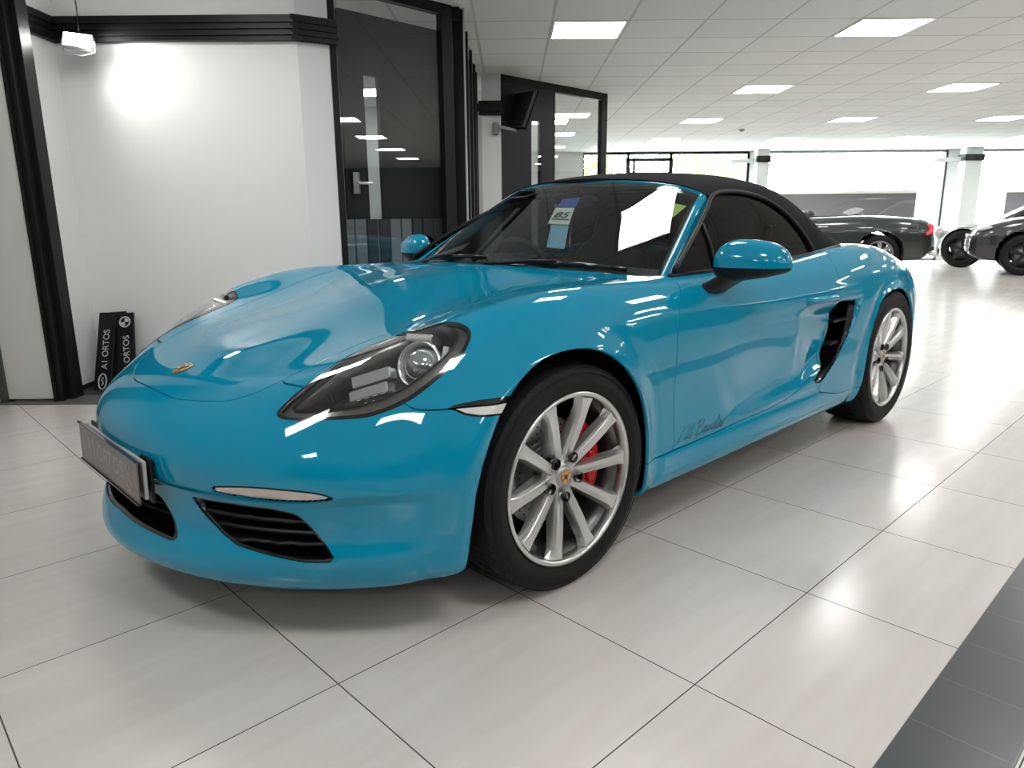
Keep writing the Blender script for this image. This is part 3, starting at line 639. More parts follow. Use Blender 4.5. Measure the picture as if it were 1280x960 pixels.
def convertible():
    r = empty('parked_convertible', (5.93, 14.98, 0), math.radians(-20), 'dark green open convertible parked sideways at the back, red tail lamp at its right end', 'car')
    m = mat('dark_green_metallic', (.022, .030, .028), .28, .3, coat=1)
    top = ips([(-2.4, .62), (-2.2, .80), (-1.6, .93), (-1.0, 1.0), (-.4, 1.03), (.3, 1.05), (1.0, 1.07), (1.5, 1.06), (1.9, 1.02), (2.15, .965), (2.30, .90), (2.38, .62)])
    bot = ips([(-2.4, .30), (-2.0, .22), (0, .22), (2.0, .24), (2.2, .30), (2.38, .45)])
    W = ips([(-2.4, .62), (-2.1, .85), (-1.4, .94), (0, .93), (1.4, .96), (2.0, .90), (2.25, .80), (2.38, .62)])
    ar = [(-1.42, .36, .42), (1.42, .36, .42)]
    bg_shell('body', top, bot, W, m, r, ar, -2.4, 2.38)
    for x in (-1.42, 1.42):
        for s in (-1, 1):
            bg_wheel(r, x, s*.82, .355, .24, M_rimg, M_discg, s, 7); liner(r, x, .36, .42, s*.62, s*.95)
    # black cockpit, seats, screen
    k = MB(); k.box((-.75, -.68, .98), (1.15, .68, 1.075)).build('cockpit_opening', mat('black_leather', (.01, .01, .011), .5), r, .03)
    for x in (.15, 1.05):
        for y in (-.36, .36):
            s_ = MB(); s_.lathe([(0, 0), (.13, .01), (.15, .1), (.14, .22), (.09, .29), (0, .30)], 16, 'z', (x, y, .97 if x < 1 else .9)); o = s_.build('headrest', mat('dark_headrest', (.02, .02, .022), .5), r); o.scale = (1, 1, .93)
    a = MB(); a.tube([(-.95, -.74, 1.0), (-.38, -.62, 1.36), (-.34, -.3, 1.40), (-.34, .3, 1.40), (-.38, .62, 1.36), (-.95, .74, 1.0)], .022, 8).build('windscreen_frame', mat('black_trim', (.015, .015, .016), .3), r)
    gv = [(-.95, -.74, 1.0), (-.95, .74, 1.0), (-.38, .62, 1.36), (-.38, -.62, 1.36)]; obj('windscreen', gv, [(0, 1, 2, 3)], M_glassd, r)
    mm = MB(); mm.lathe([(0, -.1), (.05, -.08), (.07, 0), (.05, .08), (0, .1)], 12, 'y', (-.62, -.97, 1.08)); mm.build('door_mirror', m, r)
    t = MB(); t.tube([(2.21, -.80, .90), (2.27, -.775, .86), (2.27, -.77, .76), (2.18, -.825, .72)], [.03, .05, .05, .03], 10).build('tail_lamp', mat('red_lamp', (.55, .01, .03), .2, coat=1, emit=(1, .05, .08), es=.25), r)
    c = MB(); c.tube([(.3, -.945, .86), (.5, -.95, .86)], .012, 6).build('door_handle', mat('chrome', (.8, .8, .8), .1, 1), r)
    c = MB(); c.tube([(2.0, -.74, 1.005), (2.2, -.66, .955), (2.24, 0, .95), (2.2, .66, .955), (2.0, .74, 1.005)], .012, 6).build('boot_trim', mat('chrome_dark', (.5, .5, .5), .15, 1), r)
    c = MB(); c.lathe([(.035, 0), (.045, .08), (.03, .09), (.03, 0)], 16, 'x', (2.30, -.62, .36)).build('exhaust_tip', mat('chrome_pipe', (.8, .8, .8), .12, 1), r)
    c = MB(); c.box((2.2, -.78, .42), (2.36, .78, .50)).build('rear_bumper_trim', mat('black_bumper', (.012, .012, .012), .5), r, .02)
convertible()
def silver_car():
    r = empty('parked_saloon', (11.49, 14.69, 0), math.radians(-30.7), 'silver grey car parked behind, nose to the left, black five-spoke front wheel in view', 'car')
    m = mat('silver_metallic', (.30, .295, .28), .3, .5, coat=1)
    top = ips([(-2.62, .62), (-2.5, .70), (-2.2, .81), (-1.7, .90), (-1.3, .95), (-.9, 1.0), (0, 1.0), (1.5, 1.0), (2.2, .9), (2.4, .6)])
    bot = ips([(-2.62, .28), (-2.3, .20), (0, .2), (2.3, .25), (2.4, .4)])
    W = ips([(-2.62, .60), (-2.4, .82), (-1.9, .93), (0, .95), (1.8, .95), (2.4, .7)])
    bg_shell('body', top, bot, W, m, r, [(-1.98, .39, .43), (1.2, .39, .43)], -2.62, 2.4)
    W2 = ips([(-1.25, .72), (-.3, .66), (.6, .64), (1.6, .66), (2.0, .6)])
    t2 = ips([(-1.35, .99), (-.8, 1.26), (-.3, 1.44), (.3, 1.50), (1.2, 1.42), (2.0, 1.02)])
    bg_shell('cabin_glass', t2, lambda x: .96, W2, M_glassd, r, [(9, 9, .1)], -1.3, 1.95)
    W3 = ips([(-.5, .60), (.6, .60), (1.3, .58)])
    bg_shell('roof', lambda x: t2(x)+.012, lambda x: t2(x)-.05, W3, m, r, [(9, 9, .1)], -.45, 1.35)
    for s in (-1, 1):
        a = MB(); a.tube([(-1.32, s*.78, .99), (-.85, s*.68, 1.24), (-.42, s*.60, 1.41), (.3, s*.60, 1.49), (1.2, s*.62, 1.41), (1.9, s*.72, 1.04)], .028, 8).build('window_pillar', m, r)
        for x in (-1.98, 1.2):
            bg_wheel(r, x, s*.80, .385, .25, M_rimb, M_discg, s); liner(r, x, .39, .43, s*.60, s*.93)
        h = MB(); h.lathe([(0, -.03), (.09, -.02), (.11, 0), (.09, .02), (0, .03)], 16, 'y', (-2.42, s*.80, .70)).build('headlamp', mat('lamp_clear', (.6, .6, .6), .1, .3), r)
silver_car()
def dark_car():
    r = empty('parked_suv', (10.85, 12.76, 0), math.radians(-30.7), 'dark grey car at the right edge, nose to the left with white number plate', 'car')
    m = mat('dark_grey_metallic', (.035, .036, .04), .25, .4, coat=1)
    top = ips([(-2.36, .70), (-2.28, .80), (-2.1, .89), (-1.7, 1.0), (-1.3, 1.06), (-.9, 1.10), (0, 1.12), (1.5, 1.12), (2.2, 1.0), (2.35, .7)])
    bot = ips([(-2.36, .36), (-2.1, .26), (-1.6, .24), (0, .22), (2.2, .28), (2.35, .45)])
    W = ips([(-2.36, .66), (-2.25, .80), (-1.95, .92), (-1.4, .96), (0, .95), (1.8, .95), (2.35, .7)])
    bg_shell('body', top, bot, W, m, r, [(-1.52, .37, .43), (1.4, .37, .43)], -2.36, 2.35)
    t2 = ips([(-1.15, 1.07), (-.7, 1.32), (-.2, 1.52), (.5, 1.58), (1.3, 1.52), (2.1, 1.1)]); W2 = ips([(-1.15, .76), (-.3, .68), (.6, .66), (2.1, .7)])
    bg_shell('cabin_glass', t2, lambda x: 1.05, W2, M_glassd, r, [(9, 9, .1)], -1.1, 2.05)
    bg_shell('roof', lambda x: t2(x)+.012, lambda x: t2(x)-.05, lambda x: .62, m, r, [(9, 9, .1)], -.3, 1.5)
    for s in (-1, 1):
        a = MB(); a.tube([(-1.2, s*.82, 1.07), (-.72, s*.72, 1.31), (-.25, s*.64, 1.50), (.5, s*.64, 1.57), (1.3, s*.66, 1.51), (2.1, s*.74, 1.12)], .028, 8).build('window_pillar', m, r)
        for x in (-1.52, 1.4):
            bg_wheel(r, x, s*.82, .365, .25, M_rimb, M_discg, s); liner(r, x, .37, .43, s*.60, s*.94)
        h = MB(); h.tube([(-2.27, s*.70, .80), (-2.2, s*.82, .82), (-2.05, s*.88, .85)], [.02, .04, .02], 8).build('headlamp', mat('lamp_bright', (.7, .7, .7), .1), r)
    w_ = mat('white_trim', (.75, .75, .76), .3)
    b = MB(); b.box((-2.41, -.26, .50), (-2.385, .26, .61)).build('number_plate', w_, r, .004)
    b = MB(); b.box((-2.40, -.60, .64), (-2.355, .60, .70)).box((-2.40, -.62, .40), (-2.34, .62, .46)).build('grille_bar', mat('bright_trim', (.45, .45, .46), .3, .6), r, .006)
    b = MB(); b.box((-2.375, -.58, .46), (-2.345, .58, .64)).build('grille', mat('grille_black', (.006, .006, .006), .6), r, .01)
dark_car()
# ---------------------------------------------------------------- the blue roadster
CAR = empty('roadster', (-0.43050, 2.54948, 0), math.radians(-135.8494), 'bright turquoise blue two-seat roadster with black fabric soft top, parked across the tiles', 'car')
M_paint = mat('turquoise_paint', (.0012, .235, .385), .5, 0, coat=1, coat_r=.012, spec=.0)
M_bt = mat('black_trim_plastic', (.008, .008, .009), .45, bump=(120, .1), spec=.22)
M_gloss = mat('gloss_black', (.006, .006, .007), .12, coat=.5)
M_grille = mat('grille_black_plastic', (.005, .005, .006), .45, spec=.25)
M_void = mat('dark_void', (.003, .003, .003), .9, spec=.05)
M_chrome = mat('bright_metal', (.75, .75, .76), .15, 1)
M_hood = mat('black_roof_fabric', (.010, .010, .012), .95, bump=(220, .6), sheen=.02, spec=.08)
M_lens = glass_mat('lamp_lens', (.88, .90, .90))
M_screen = glass_mat('windscreen_glass', (.62, .68, .66), gl=1.0, k=1.3)
M_side = glass_mat('side_window_glass', (.13, .15, .145), k=.8, gl=.5)
def catmull2(P, n=6, closed=True): return smooth_poly(P, n, closed)
def sdist(Q, poly, closed=True):
    """signed distance (negative inside) from points Q (n,2) to a polygon"""
    poly = np.asarray(poly, float); A = poly; B = np.roll(poly, -1, 0)
    out = np.full(len(Q), 1e9); ins = np.zeros(len(Q), bool)
    for a, b in zip(A, B):
        d = b-a; L2 = max(d@d, 1e-14); t = np.clip(((Q-a)@d)/L2, 0, 1)
        dd = np.hypot(*(Q-a-t[:, None]*d).T); out = np.minimum(out, dd)
        c = ((a[1] > Q[:, 1]) != (b[1] > Q[:, 1]))
        if abs(d[1]) > 1e-14:
            xi = a[0]+(Q[:, 1]-a[1])*d[0]/d[1]; ins ^= c & (Q[:, 0] < xi)
    return np.where(ins, -out, out)
class Skin:
    def __init__(s, V, N, F): s.V = V; s.N = N; s.F = F
    def cut(s, f):
        """split along f=0: returns (inside f<0, outside)"""
        V = list(s.V); N = list(s.N); f = list(f); edge = {}
        ins, outs = [], []
        def mid(a, b):
            k = (a, b) if a < b else (b, a)
            if k not in edge:
                a, b = k; t = f[a]/(f[a]-f[b]); V.append(V[a]+(V[b]-V[a])*t); n = N[a]+(N[b]-N[a])*t; N.append(n/np.linalg.norm(n)); edge[k] = len(V)-1
            return edge[k]
        for q in s.F:
            sg = [f[i] < 0 for i in q]
            if all(sg): ins.append(q); continue
            if not any(sg): outs.append(q); continue
            A, B = [], []
            for k in range(len(q)):
                a, b = q[k], q[(k+1) % len(q)]; (A if sg[k] else B).append(a)
                if sg[k] != sg[(k+1) % len(q)]:
                    m = mid(a, b); A.append(m); B.append(m)
            if len(A) > 2: ins.append(tuple(A))
            if len(B) > 2: outs.append(tuple(B))
        V = np.array(V); N = np.array(N)
        return Skin(V, N, ins).clean(), Skin(V, N, outs).clean()
    def clean(s):
        used = sorted({i for q in s.F for i in q}); mp = {o: n for n, o in enumerate(used)}
        return Skin(s.V[used] if used else s.V[:0], s.N[used] if used else s.N[:0], [tuple(mp[i] for i in q) for q in s.F])
    def boundary(s):
        cnt = {}
        for q in s.F:
            for k in range(len(q)):
                a, b = q[k], q[(k+1) % len(q)]; key = (min(a, b), max(a, b)); cnt[key] = cnt.get(key, 0)+1
        return [(q[k], q[(k+1) % len(q)]) for q in s.F for k in range(len(q)) if cnt[(min(q[k], q[(k+1) % len(q)]), max(q[k], q[(k+1) % len(q)]))] == 1]
    def mirrored(s):
        return Skin(s.V*MIR, s.N*MIR, [q[::-1] for q in s.F])
    def both(s):
        n = len(s.V); V = np.concatenate([s.V, s.V*MIR]); N = np.concatenate([s.N, s.N*MIR])
        mp = {n+i: (i if abs(s.V[i, 1]) < 1e-6 else n+i) for i in range(n)}
        return Skin(V, N, s.F+[tuple(mp[n+i] for i in q[::-1]) for q in s.F]).clean()
    def panel(s, name, m, parent, rim=.012, flat_rim_skip=None):
        V, N, F = s.V, s.N, list(s.F); n0 = len(V)
        if rim:
            ed = [e for e in s.boundary() if not (abs(V[e[0], 1]) < 1e-6 and abs(V[e[1], 1]) < 1e-6)]
            vs = sorted({i for e in ed for i in e}); k = len(vs); ix = {v: j for j, v in enumerate(vs)}
            T = V[vs]; In = V[vs]-N[vs]*rim
            rn = np.zeros((k, 3))
            for a, b in ed:
                t = V[b]-V[a]; nn = np.cross(t, N[a]); l = np.linalg.norm(nn)
                if l > 1e-12: rn[ix[a]] += nn/l; rn[ix[b]] += nn/l
            rn /= np.linalg.norm(rn, axis=1, keepdims=True)+1e-9
            nt_ = rn*.8+N[vs]*.6; nt_ /= np.linalg.norm(nt_, axis=1, keepdims=True)
            V = np.concatenate([V, T, In]); N = np.concatenate([N, nt_, rn])
            for a, b in ed: F.append((n0+ix[b], n0+ix[a], n0+k+ix[a], n0+k+ix[b]))
        return obj(name, V, F, m, parent, smooth=True, normals=N)
    def sunk(s, name, m, parent, depth, wall=True, wm=None):
        """the cut-out pushed inwards with side walls: a recess"""
        V = s.V-s.N*depth; F = list(s.F); n0 = len(V)
        if wall:
            ed = s.boundary(); V = np.concatenate([V, s.V])
            for a, b in ed: F.append((a, b, n0+b, n0+a)[::-1])
        return obj(name, V, F, m, parent)
NU, NV = 341, 116
Pg, Ng, Ug, Vg = body_grid(NU, NV)
if (Ng[200, 60] @ np.array([0, 1., 0])) < 0: Ng = -Ng
for a_ in (0, -1): Ng[a_, :, 1] = 0
Ng[:, -1, 1] = 0; Ng /= np.linalg.norm(Ng, axis=-1, keepdims=True)
idx = np.arange(NU*NV).reshape(NU, NV)
_q = np.stack([idx[:-1, :-1], idx[1:, :-1], idx[1:, 1:], idx[:-1, 1:]], -1).reshape(-1, 4)
_c = np.cross(Pg.reshape(-1, 3)[_q[9000, 1]]-Pg.reshape(-1, 3)[_q[9000, 0]], Pg.reshape(-1, 3)[_q[9000, 2]]-Pg.reshape(-1, 3)[_q[9000, 0]])
if _c @ Ng.reshape(-1, 3)[_q[9000, 0]] < 0: _q = _q[:, ::-1]
SK = Skin(Pg.reshape(-1, 3), Ng.reshape(-1, 3), [tuple(map(int, r)) for r in _q])
X_, Y_, Z_ = 0, 1, 2
def fxz(V, P, guard=.6): return np.maximum(sdist(V[:, [0, 2]], P), guard-V[:, 1])
# wheel arches
AF = np.array([(.405,-.1),(.395,.1),(.382,.2),(.378,.30),(.373,.395),(.353,.463),(.325,.52),(.291,.578),(.252,.625),(.214,.66),(.168,.689),(.117,.710),(.067,.719),(.015,.721),(-.038,.716),(-.097,.699),(-.147,.674),(-.198,.640),(-.245,.594),(-.29,.538),(-.322,.480),(-.350,.401),(-.358,.34),(-.356,.2),(-.352,.1),(-.35,-.1)])
AR = np.array([(-2.03,-.1),(-2.06,.12),(-2.085,.28),(-2.086,.39),(-2.098,.487),(-2.135,.575),(-2.19,.643),(-2.261,.688),(-2.35,.707),(-2.47,.709),(-2.577,.690),(-2.66,.648),(-2.735,.585),(-2.79,.50),(-2.82,.40),(-2.835,.3),(-2.86,.15),(-2.9,-.1)])
_, SK = SK.cut(fxz(SK.V, AF)); _, SK = SK.cut(fxz(SK.V, AR))
# cockpit opening
CK = np.array([(-.377,-.3),(-.377,0),(-.405,.15),(-.479,.289),(-.533,.485),(-.552,.631),(-.572,.70),(-.62,.722),(-.75,.735),(-1.2,.738),(-1.75,.735),(-2.0,.725),(-2.16,.705),(-2.30,.665),(-2.46,.59),(-2.62,.48),(-2.75,.3),(-2.78,0),(-2.78,-.3)])
cockpit, SK = SK.cut(np.maximum(sdist(SK.V[:, :2], CK), .7-SK.V[:, 2]))
# bonnet
HD = np.array([(.834,-.2),(.834,0),(.828,.151),(.806,.235),(.786,.29),(.758,.35),(.735,.378),(.705,.403),(.660,.424),(.61,.437),(.55,.450),(.46,.462),(.35,.474),(.25,.490),(.13,.520),(.03,.555),(-.09,.598),(-.21,.628),(-.33,.648),(-.45,.658),(-.56,.664),(-.8,.66),(-.8,-.2)])
HD = np.concatenate([HD[:2], smooth_poly(HD[1:-2], 4, False)[1:], HD[-2:]])
fh = np.maximum(sdist(SK.V[:, :2], HD), .5-SK.V[:, 2])
bonnet, rest = SK.cut(fh+.0022); _, SK = rest.cut(fh_ := np.maximum(sdist(rest.V[:, :2], HD), .5-rest.V[:, 2])-.0022)
bonnet.both().panel('bonnet', M_paint, CAR)
# headlamp outline, flattened onto its own plane
HL3 = np.array([(.712,.524,.608),(.686,.520,.627),(.632,.523,.66),(.568,.521,.691),(.490,.520,.724),(.405,.528,.751),(.325,.558,.776),(.290,.640,.798),(.276,.712,.799),(.278,.754,.784),(.306,.774,.755),(.344,.78,.722),(.398,.776,.686),(.456,.762,.649),(.497,.747,.627),(.546,.725,.611),(.598,.692,.603),(.665,.626,.6),(.703,.57,.597),(.716,.540,.601)])
hc = HL3.mean(0); _u, _s, _vt = np.linalg.svd(HL3-hc); hn = _vt[2]; hn = hn if hn[2] > 0 else -hn
hx = _vt[0] if _vt[0][0] > 0 else -_vt[0]; hy = np.cross(hn, hx)
def hl2(V): D = V-hc; return np.stack([D@hx, D@hy], -1)
HLP = smooth_poly(hl2(HL3), 5)
def fhl(V): return np.maximum(sdist(hl2(V), HLP), .12-np.abs(V[:, 0]-.0)*1.0)
def fhl(V):
    r = np.full(len(V), 1.0); m = (V[:, 0] > .1) & (V[:, 1] > .4) & (V[:, 2] > .5); r[m] = sdist(hl2(V[m]), HLP); return r
lamp, SK = SK.cut(fhl(SK.V))
# bumper / wing split
def fb(V):
    x, y, z = V.T
    xl = np.interp(y, [.35, .42, .55, .58, .60], [.60, .637, .712, .80, 1.2])
    zl = np.interp(x, [.2, .252, .409, .455, .477, .52], [.612, .612, .611, .613, .617, .66])
    return np.minimum(xl-x, np.maximum(z-zl, .15-x))
_f = fb(SK.V); bumper, rest = SK.cut(_f+.0018); _, SK = rest.cut(fb(rest.V)-.0018)
# sill, door
SL = np.array([(-.2,.288),(-.359,.292),(-.50,.296),(-.774,.300),(-.976,.307),(-1.208,.311),(-1.35,.325),(-1.46,.35),(-1.57,.385),(-1.60,.36),(-1.66,.30),(-1.85,.262),(-2.3,.25),(-2.3,-.1),(-.2,-.1)])
_f = fxz(SK.V, SL, .5); sill, rest = SK.cut(_f+.0018); _, SK = rest.cut(fxz(rest.V, SL, .5)-.0018)
IN = np.array([(-1.956,.672),(-1.93,.688),(-1.88,.698),(-1.80,.702),(-1.757,.698),(-1.742,.683),(-1.752,.62),(-1.752,.56),(-1.728,.50),(-1.690,.445),(-1.62,.385),(-1.588,.362),(-1.60,.350),(-1.64,.345),(-1.685,.358),(-1.782,.431),(-1.865,.539),(-1.930,.627)])
INP = smooth_poly(IN, 4)
vent, SK = SK.cut(fxz(SK.V, INP, .6))
DR = np.array([(-.613,.95),(-.606,.862),(-.575,.83),(-.530,.79),(-.497,.74),(-.492,.65),(-.498,.53),(-.508,.42),(-.518,.33),(-.512,.28),(-.51,.1),(-1.66,.1),(-1.66,.42),(-1.745,.60),(-1.748,.685),(-1.735,.73),(-1.745,.80),(-1.775,.87),(-1.80,.95)])
_f = fxz(SK.V, DR, .5); door, rest = SK.cut(_f+.0018); _, SK = rest.cut(fxz(rest.V, DR, .5)-.0018)
wing, rear = SK.cut(-SK.V[:, 0]-1.0)
# front openings in wrapped coordinates
def wrap(V): return np.stack([np.arctan2(V[:, 1], V[:, 0]-.2)*.75, V[:, 2]], -1)
def wp(P): return wrap(np.array(P, float))
STR = wp([(.856,.445,.434),(.851,.459,.439),(.798,.553,.448),(.73,.641,.443),(.693,.678,.435),(.664,.70,.418),(.70,.655,.411),(.746,.605,.409),(.795,.541,.412),(.845,.455,.418),(.857,.442,.424)])
SIN = wp([(.872,.339,.384),(.825,.458,.388),(.766,.559,.386),(.725,.613,.374),(.701,.633,.342),(.680,.659,.295),(.670,.681,.263),(.676,.677,.248),(.722,.627,.249),(.781,.55,.264),(.822,.474,.277),(.838,.424,.296),(.855,.364,.337)])
def fw(V, P):
    r = np.full(len(V), 1.0); m = (V[:, 0] > .25) & (V[:, 2] < .64); r[m] = sdist(wrap(V[m]), P); return r
strip, bumper = bumper.cut(fw(bumper.V, smooth_poly(STR, 3)))
side_in, bumper = bumper.cut(fw(bumper.V, SIN))
CIN = np.array([(-.3,.362),(.185,.362),(.205,.352),(.232,.325),(.258,.300),(.298,.270),(.300,.262),(.285,.257),(.165,.262),(0,.268),(-.3,.268)])
cen_in, bumper = bumper.cut(np.maximum(sdist(bumper.V[:, 1:], CIN), .5-bumper.V[:, 0]))
MK = wp([(.409,.805,.616),(.395,.81,.6185),(.328,.841,.626),(.27,.868,.628),(.2,.89,.625),(.2,.89,.57),(.288,.869,.583),(.341,.855,.586),(.372,.837,.593)])
def fmk(V): return np.maximum(fw2(V), .236-V[:, 0])
def fw2(V):
    r = np.full(len(V), 1.0); m = (V[:, 0] > .2) & (V[:, 1] > .7) & (V[:, 2] > .5) & (V[:, 2] < .7); r[m] = sdist(wrap(V[m]), MK); return r
mk_a, bumper = bumper.cut(fw2(bumper.V)); mk_b, wing = wing.cut(fw2(wing.V))
bumper.both().panel('front_bumper', M_paint, CAR)
for s, nm in ((1, ''), (-1, '')):
    def S(k): return k if s == 1 else k.mirrored()
    S(wing).panel('front_wing', M_paint, CAR); 
    dd = S(door).panel('door', M_paint, CAR)
    S(sill).panel('side_sill', M_paint, CAR)
    # handle blade above the side intake
    def pt(x, z, out):
        k = np.argmin(np.hypot(door.V[:, 0]-x, door.V[:, 2]-z)+(door.V[:, 1] < .6)*9); return (x, s*(door.V[k, 1]+out), z)
    hb = MB(); hb.tube([pt(-1.435, .722, -.006), pt(-1.47, .724, .008), pt(-1.58, .724, .017), pt(-1.67, .722, .014), pt(-1.72, .722, -.004)], [.006, .015, .018, .016, .006], 12, rb=.015)
    hb.build('door_handle', M_paint, dd)
    # marker lamp
    mk_o = S(mk_a).sunk('side_marker', M_gloss, CAR, .004); S(mk_b).sunk('side_marker_rim', M_gloss, CAR, .004)
    ml = wp([(.384,.82,.603),(.358,.83,.6125),(.262,.868,.618),(.288,.867,.596),(.31,.862,.5975),(.365,.837,.5955)])
    a_, _ = mk_a.cut(np.maximum(sdist(wrap(mk_a.V), MK)+.0055, .262-mk_a.V[:, 0])); 
    if a_.F: S(Skin(a_.V+a_.N*.002, a_.N, a_.F)).panel('marker_lens', mat('clear_white_lens', (.62, .62, .60), .2, coat=1), mk_o, .004)
    # lamp strip
    so = S(strip).sunk('daytime_lamp', M_gloss, CAR, .006)
    f_ = sdist(wrap(strip.V), smooth_poly(STR, 3)); a_, _ = strip.cut(f_+.0058)
    S(Skin(a_.V-a_.N*.001, a_.N, a_.F)).panel('lamp_strip', mat('warm_clear_lens', (.52, .46, .42), .18, .35, coat=1), so, .004)
    # side air intake with three slats
    gi = S(side_in).sunk('side_air_intake', M_void, CAR, .085); 
    _, ring = side_in.cut(sdist(wrap(side_in.V), SIN)+.007)
    S(Skin(ring.V-ring.N*.004, ring.N, ring.F)).panel('intake_surround', M_gloss, gi, .02)
    for zz in (.285, .315, .345):
        c = side_in.V[np.abs(side_in.V[:, 2]-zz-.004) < .014]; ang = np.arctan2(c[:, 1], c[:, 0]-.2); o = np.argsort(ang)
        c = c[o][::4]; cn = np.array([[math.cos(t), math.sin(t), 0] for t in ang[o][::4]])
        vs, fs = [], []
        for p, n in zip(c, cn):
            for dz, dn in ((.006, -.012), (.002, -.008), (-.005, -.012), (-.004, -.05), (.004, -.05)): vs.append((p[0]+n[0]*dn, s*(p[1]+n[1]*dn), zz+dz))
        for i in range(len(c)-1):
            for j in range(5):
                q = (i*5+j, i*5+(j+1) % 5, (i+1)*5+(j+1) % 5, (i+1)*5+j); fs.append(q if s == 1 else q[::-1])
        obj('intake_slat', vs, fs, M_grille, gi)
    # intake behind the door
    vi = S(vent).sunk('quarter_intake', M_void, CAR, .13)
    _, ring = vent.cut(fxz(vent.V, INP, .6)+.010)
    S(Skin(ring.V-ring.N*.006, ring.N, ring.F)).panel('intake_surround', M_gloss, vi, .03)
    for zz, xa, xb in ((.60, -1.75, -1.90), (.50, -1.73, -1.83)):
        k = MB(); k.box((xb, min(s*.80, s*.875), zz), (xa, max(s*.80, s*.875), zz+.012)); k.build('intake_vane', M_grille, vi, .003)
rear.both().panel('rear_body', M_paint, CAR)
# centre intake
gi = cen_in.both().sunk('centre_air_intake', M_void, CAR, .10)
_, ring = cen_in.cut(np.maximum(sdist(cen_in.V[:, 1:], CIN), .5-cen_in.V[:, 0])+.008)
Skin(ring.V-ring.N*.004, ring.N, ring.F).both().panel('intake_surround', M_gloss, gi, .02)
for zz in (.285, .31, .335):
    k = MB(); k.tube([(.90-.35*y*y/.09*.09*3, y, zz) for y in np.linspace(-.27, .27, 15)], .004, 6).build('intake_slat', M_grille, gi)
# plate on its bracket
def front_plate():
    r = empty('number_plate', (.966, .003, .424)); r.parent = CAR
    gp = mat('dark_plate_film', (.14, .128, .118), .3, .2, bump=(160, .2)); gl = mat('plate_grey_print', (.34, .32, .30), .5)
    tilt = Matrix.Rotation(math.radians(-2), 4, 'Y')
    m = MB(); m.box((0, -.262, -.057), (.004, .262, .057)).build('plate', gp, r, .001).matrix_local = tilt
    m = MB(); m.box((-.001, -.264, .055), (.009, .264, .059)).box((-.001, -.264, -.059), (.009, .264, -.055)).build('plate_edge', M_gloss, r, .001).matrix_local = tilt
    m = MB(); m.box((-.022, -.256, -.050), (-.012, .256, .052)).build('backing', mat('perspex_backing', (.42, .42, .41), .2), r, .003).matrix_local = tilt
    m = MB(); m.box((-.036, -.262, -.062), (-.028, .262, .056)).box((-.030, -.22, -.03), (0, -.17, .02)).box((-.030, .17, -.03), (0, .22, .02)).box((-.12, -.10, -.05), (-.05, .10, .04)).build('bracket', M_bt, r, .003).matrix_local = tilt
    fm = Matrix(((0, 0, 1, .0042), (1, 0, 0, -.02), (0, 1, 0, .004), (0, 0, 0, 1)))
    text_obj('lettering', 'A1 ORTOS', .068, gl, tilt @ fm, r, sx=1.05)
    k = MB()
    for yy, zz in ((-.205, .0), (.20, .022), (.20, -.022)):
        k.tube([(.0046, yy+.015*math.cos(a), zz+.015*math.sin(a)) for a in np.linspace(0, 2*PI, 17)[:-1]], .0022, 6, closed=True)
        k.box((.0042, yy-.003, zz-.009), (.0052, yy+.003, zz+.009))
    k.build('emblem', gl, r).matrix_local = tilt
front_plate()
# ---- bonnet crest
def surf_at(sk, x, y, z=None):
    d = (sk.V[:, 0]-x)**2+(sk.V[:, 1]-y)**2+(0 if z is None else (sk.V[:, 2]-z)**2); k = np.argsort(d)[:1]; return sk.V[k[0]], sk.N[k[0]]
CREST = [(0, .5), (.36, .47), (.44, .40), (.44, .05), (.36, -.2), (.2, -.38), (0, -.5), (-.2, -.38), (-.36, -.2), (-.44, .05), (-.44, .40), (-.36, .47)]
def crest(name, mtx, size, parent):
    r = empty(name); r.parent = parent; r.matrix_local = mtx
    gold = mat('gold_enamel', (.62, .38, .08), .3, .7, coat=1); red = mat('red_enamel', (.45, .03, .02), .3, coat=1); blk = mat('black_enamel', (.01, .01, .01), .3, coat=1)
    P = [(x*size, y*size) for x, y in CREST]
    m = MB(); m.prism(P, 2, 0, .0035).build('shield', gold, r, .001)
    m = MB(); 
    for sx_, sy_ in ((1, -1), (-1, 1)):
        for k in range(2):
            x0 = sx_*(.10+.16*k)*size; x1 = x0+sx_*.08*size; y0 = .06*size if sy_ > 0 else -.16*size
            m.box((min(x0, x1), min(y0, y0+sy_*.22*size), .0035), (max(x0, x1), max(y0, y0+sy_*.22*size), .0042))
    m.build('red_bars', red, r)
    m = MB()
    for sx_, sy_ in ((1, 1), (-1, -1)):
        m.tube([(sx_*.10*size, .12*size*sy_, .0037), (sx_*.26*size, (.16 if sy_ > 0 else .10)*size*sy_, .0037), (sx_*.33*size, (.30 if sy_ > 0 else .2)*size*sy_, .0037)], .028*size, 6)
    m.prism([(x*.28, y*.32) for x, y in P], 2, .0035, .005); m.box((-.34*size, .40*size, .0035), (.34*size, .45*size, .0042)).build('black_marks', blk, r)
    return r
p_, n_ = surf_at(bonnet, .742, 0); p_[1] = 0
hx_ = Vector((0, 1, 0)); hz_ = Vector(n_).normalized(); hy_ = hz_.cross(hx_)
crest('bonnet_crest', Matrix(((hx_.x, hy_.x, hz_.x, p_[0]), (hx_.y, hy_.y, hz_.y, 0), (hx_.z, hy_.z, hz_.z, p_[2]+.0005), (0, 0, 0, 1))), .060, CAR)
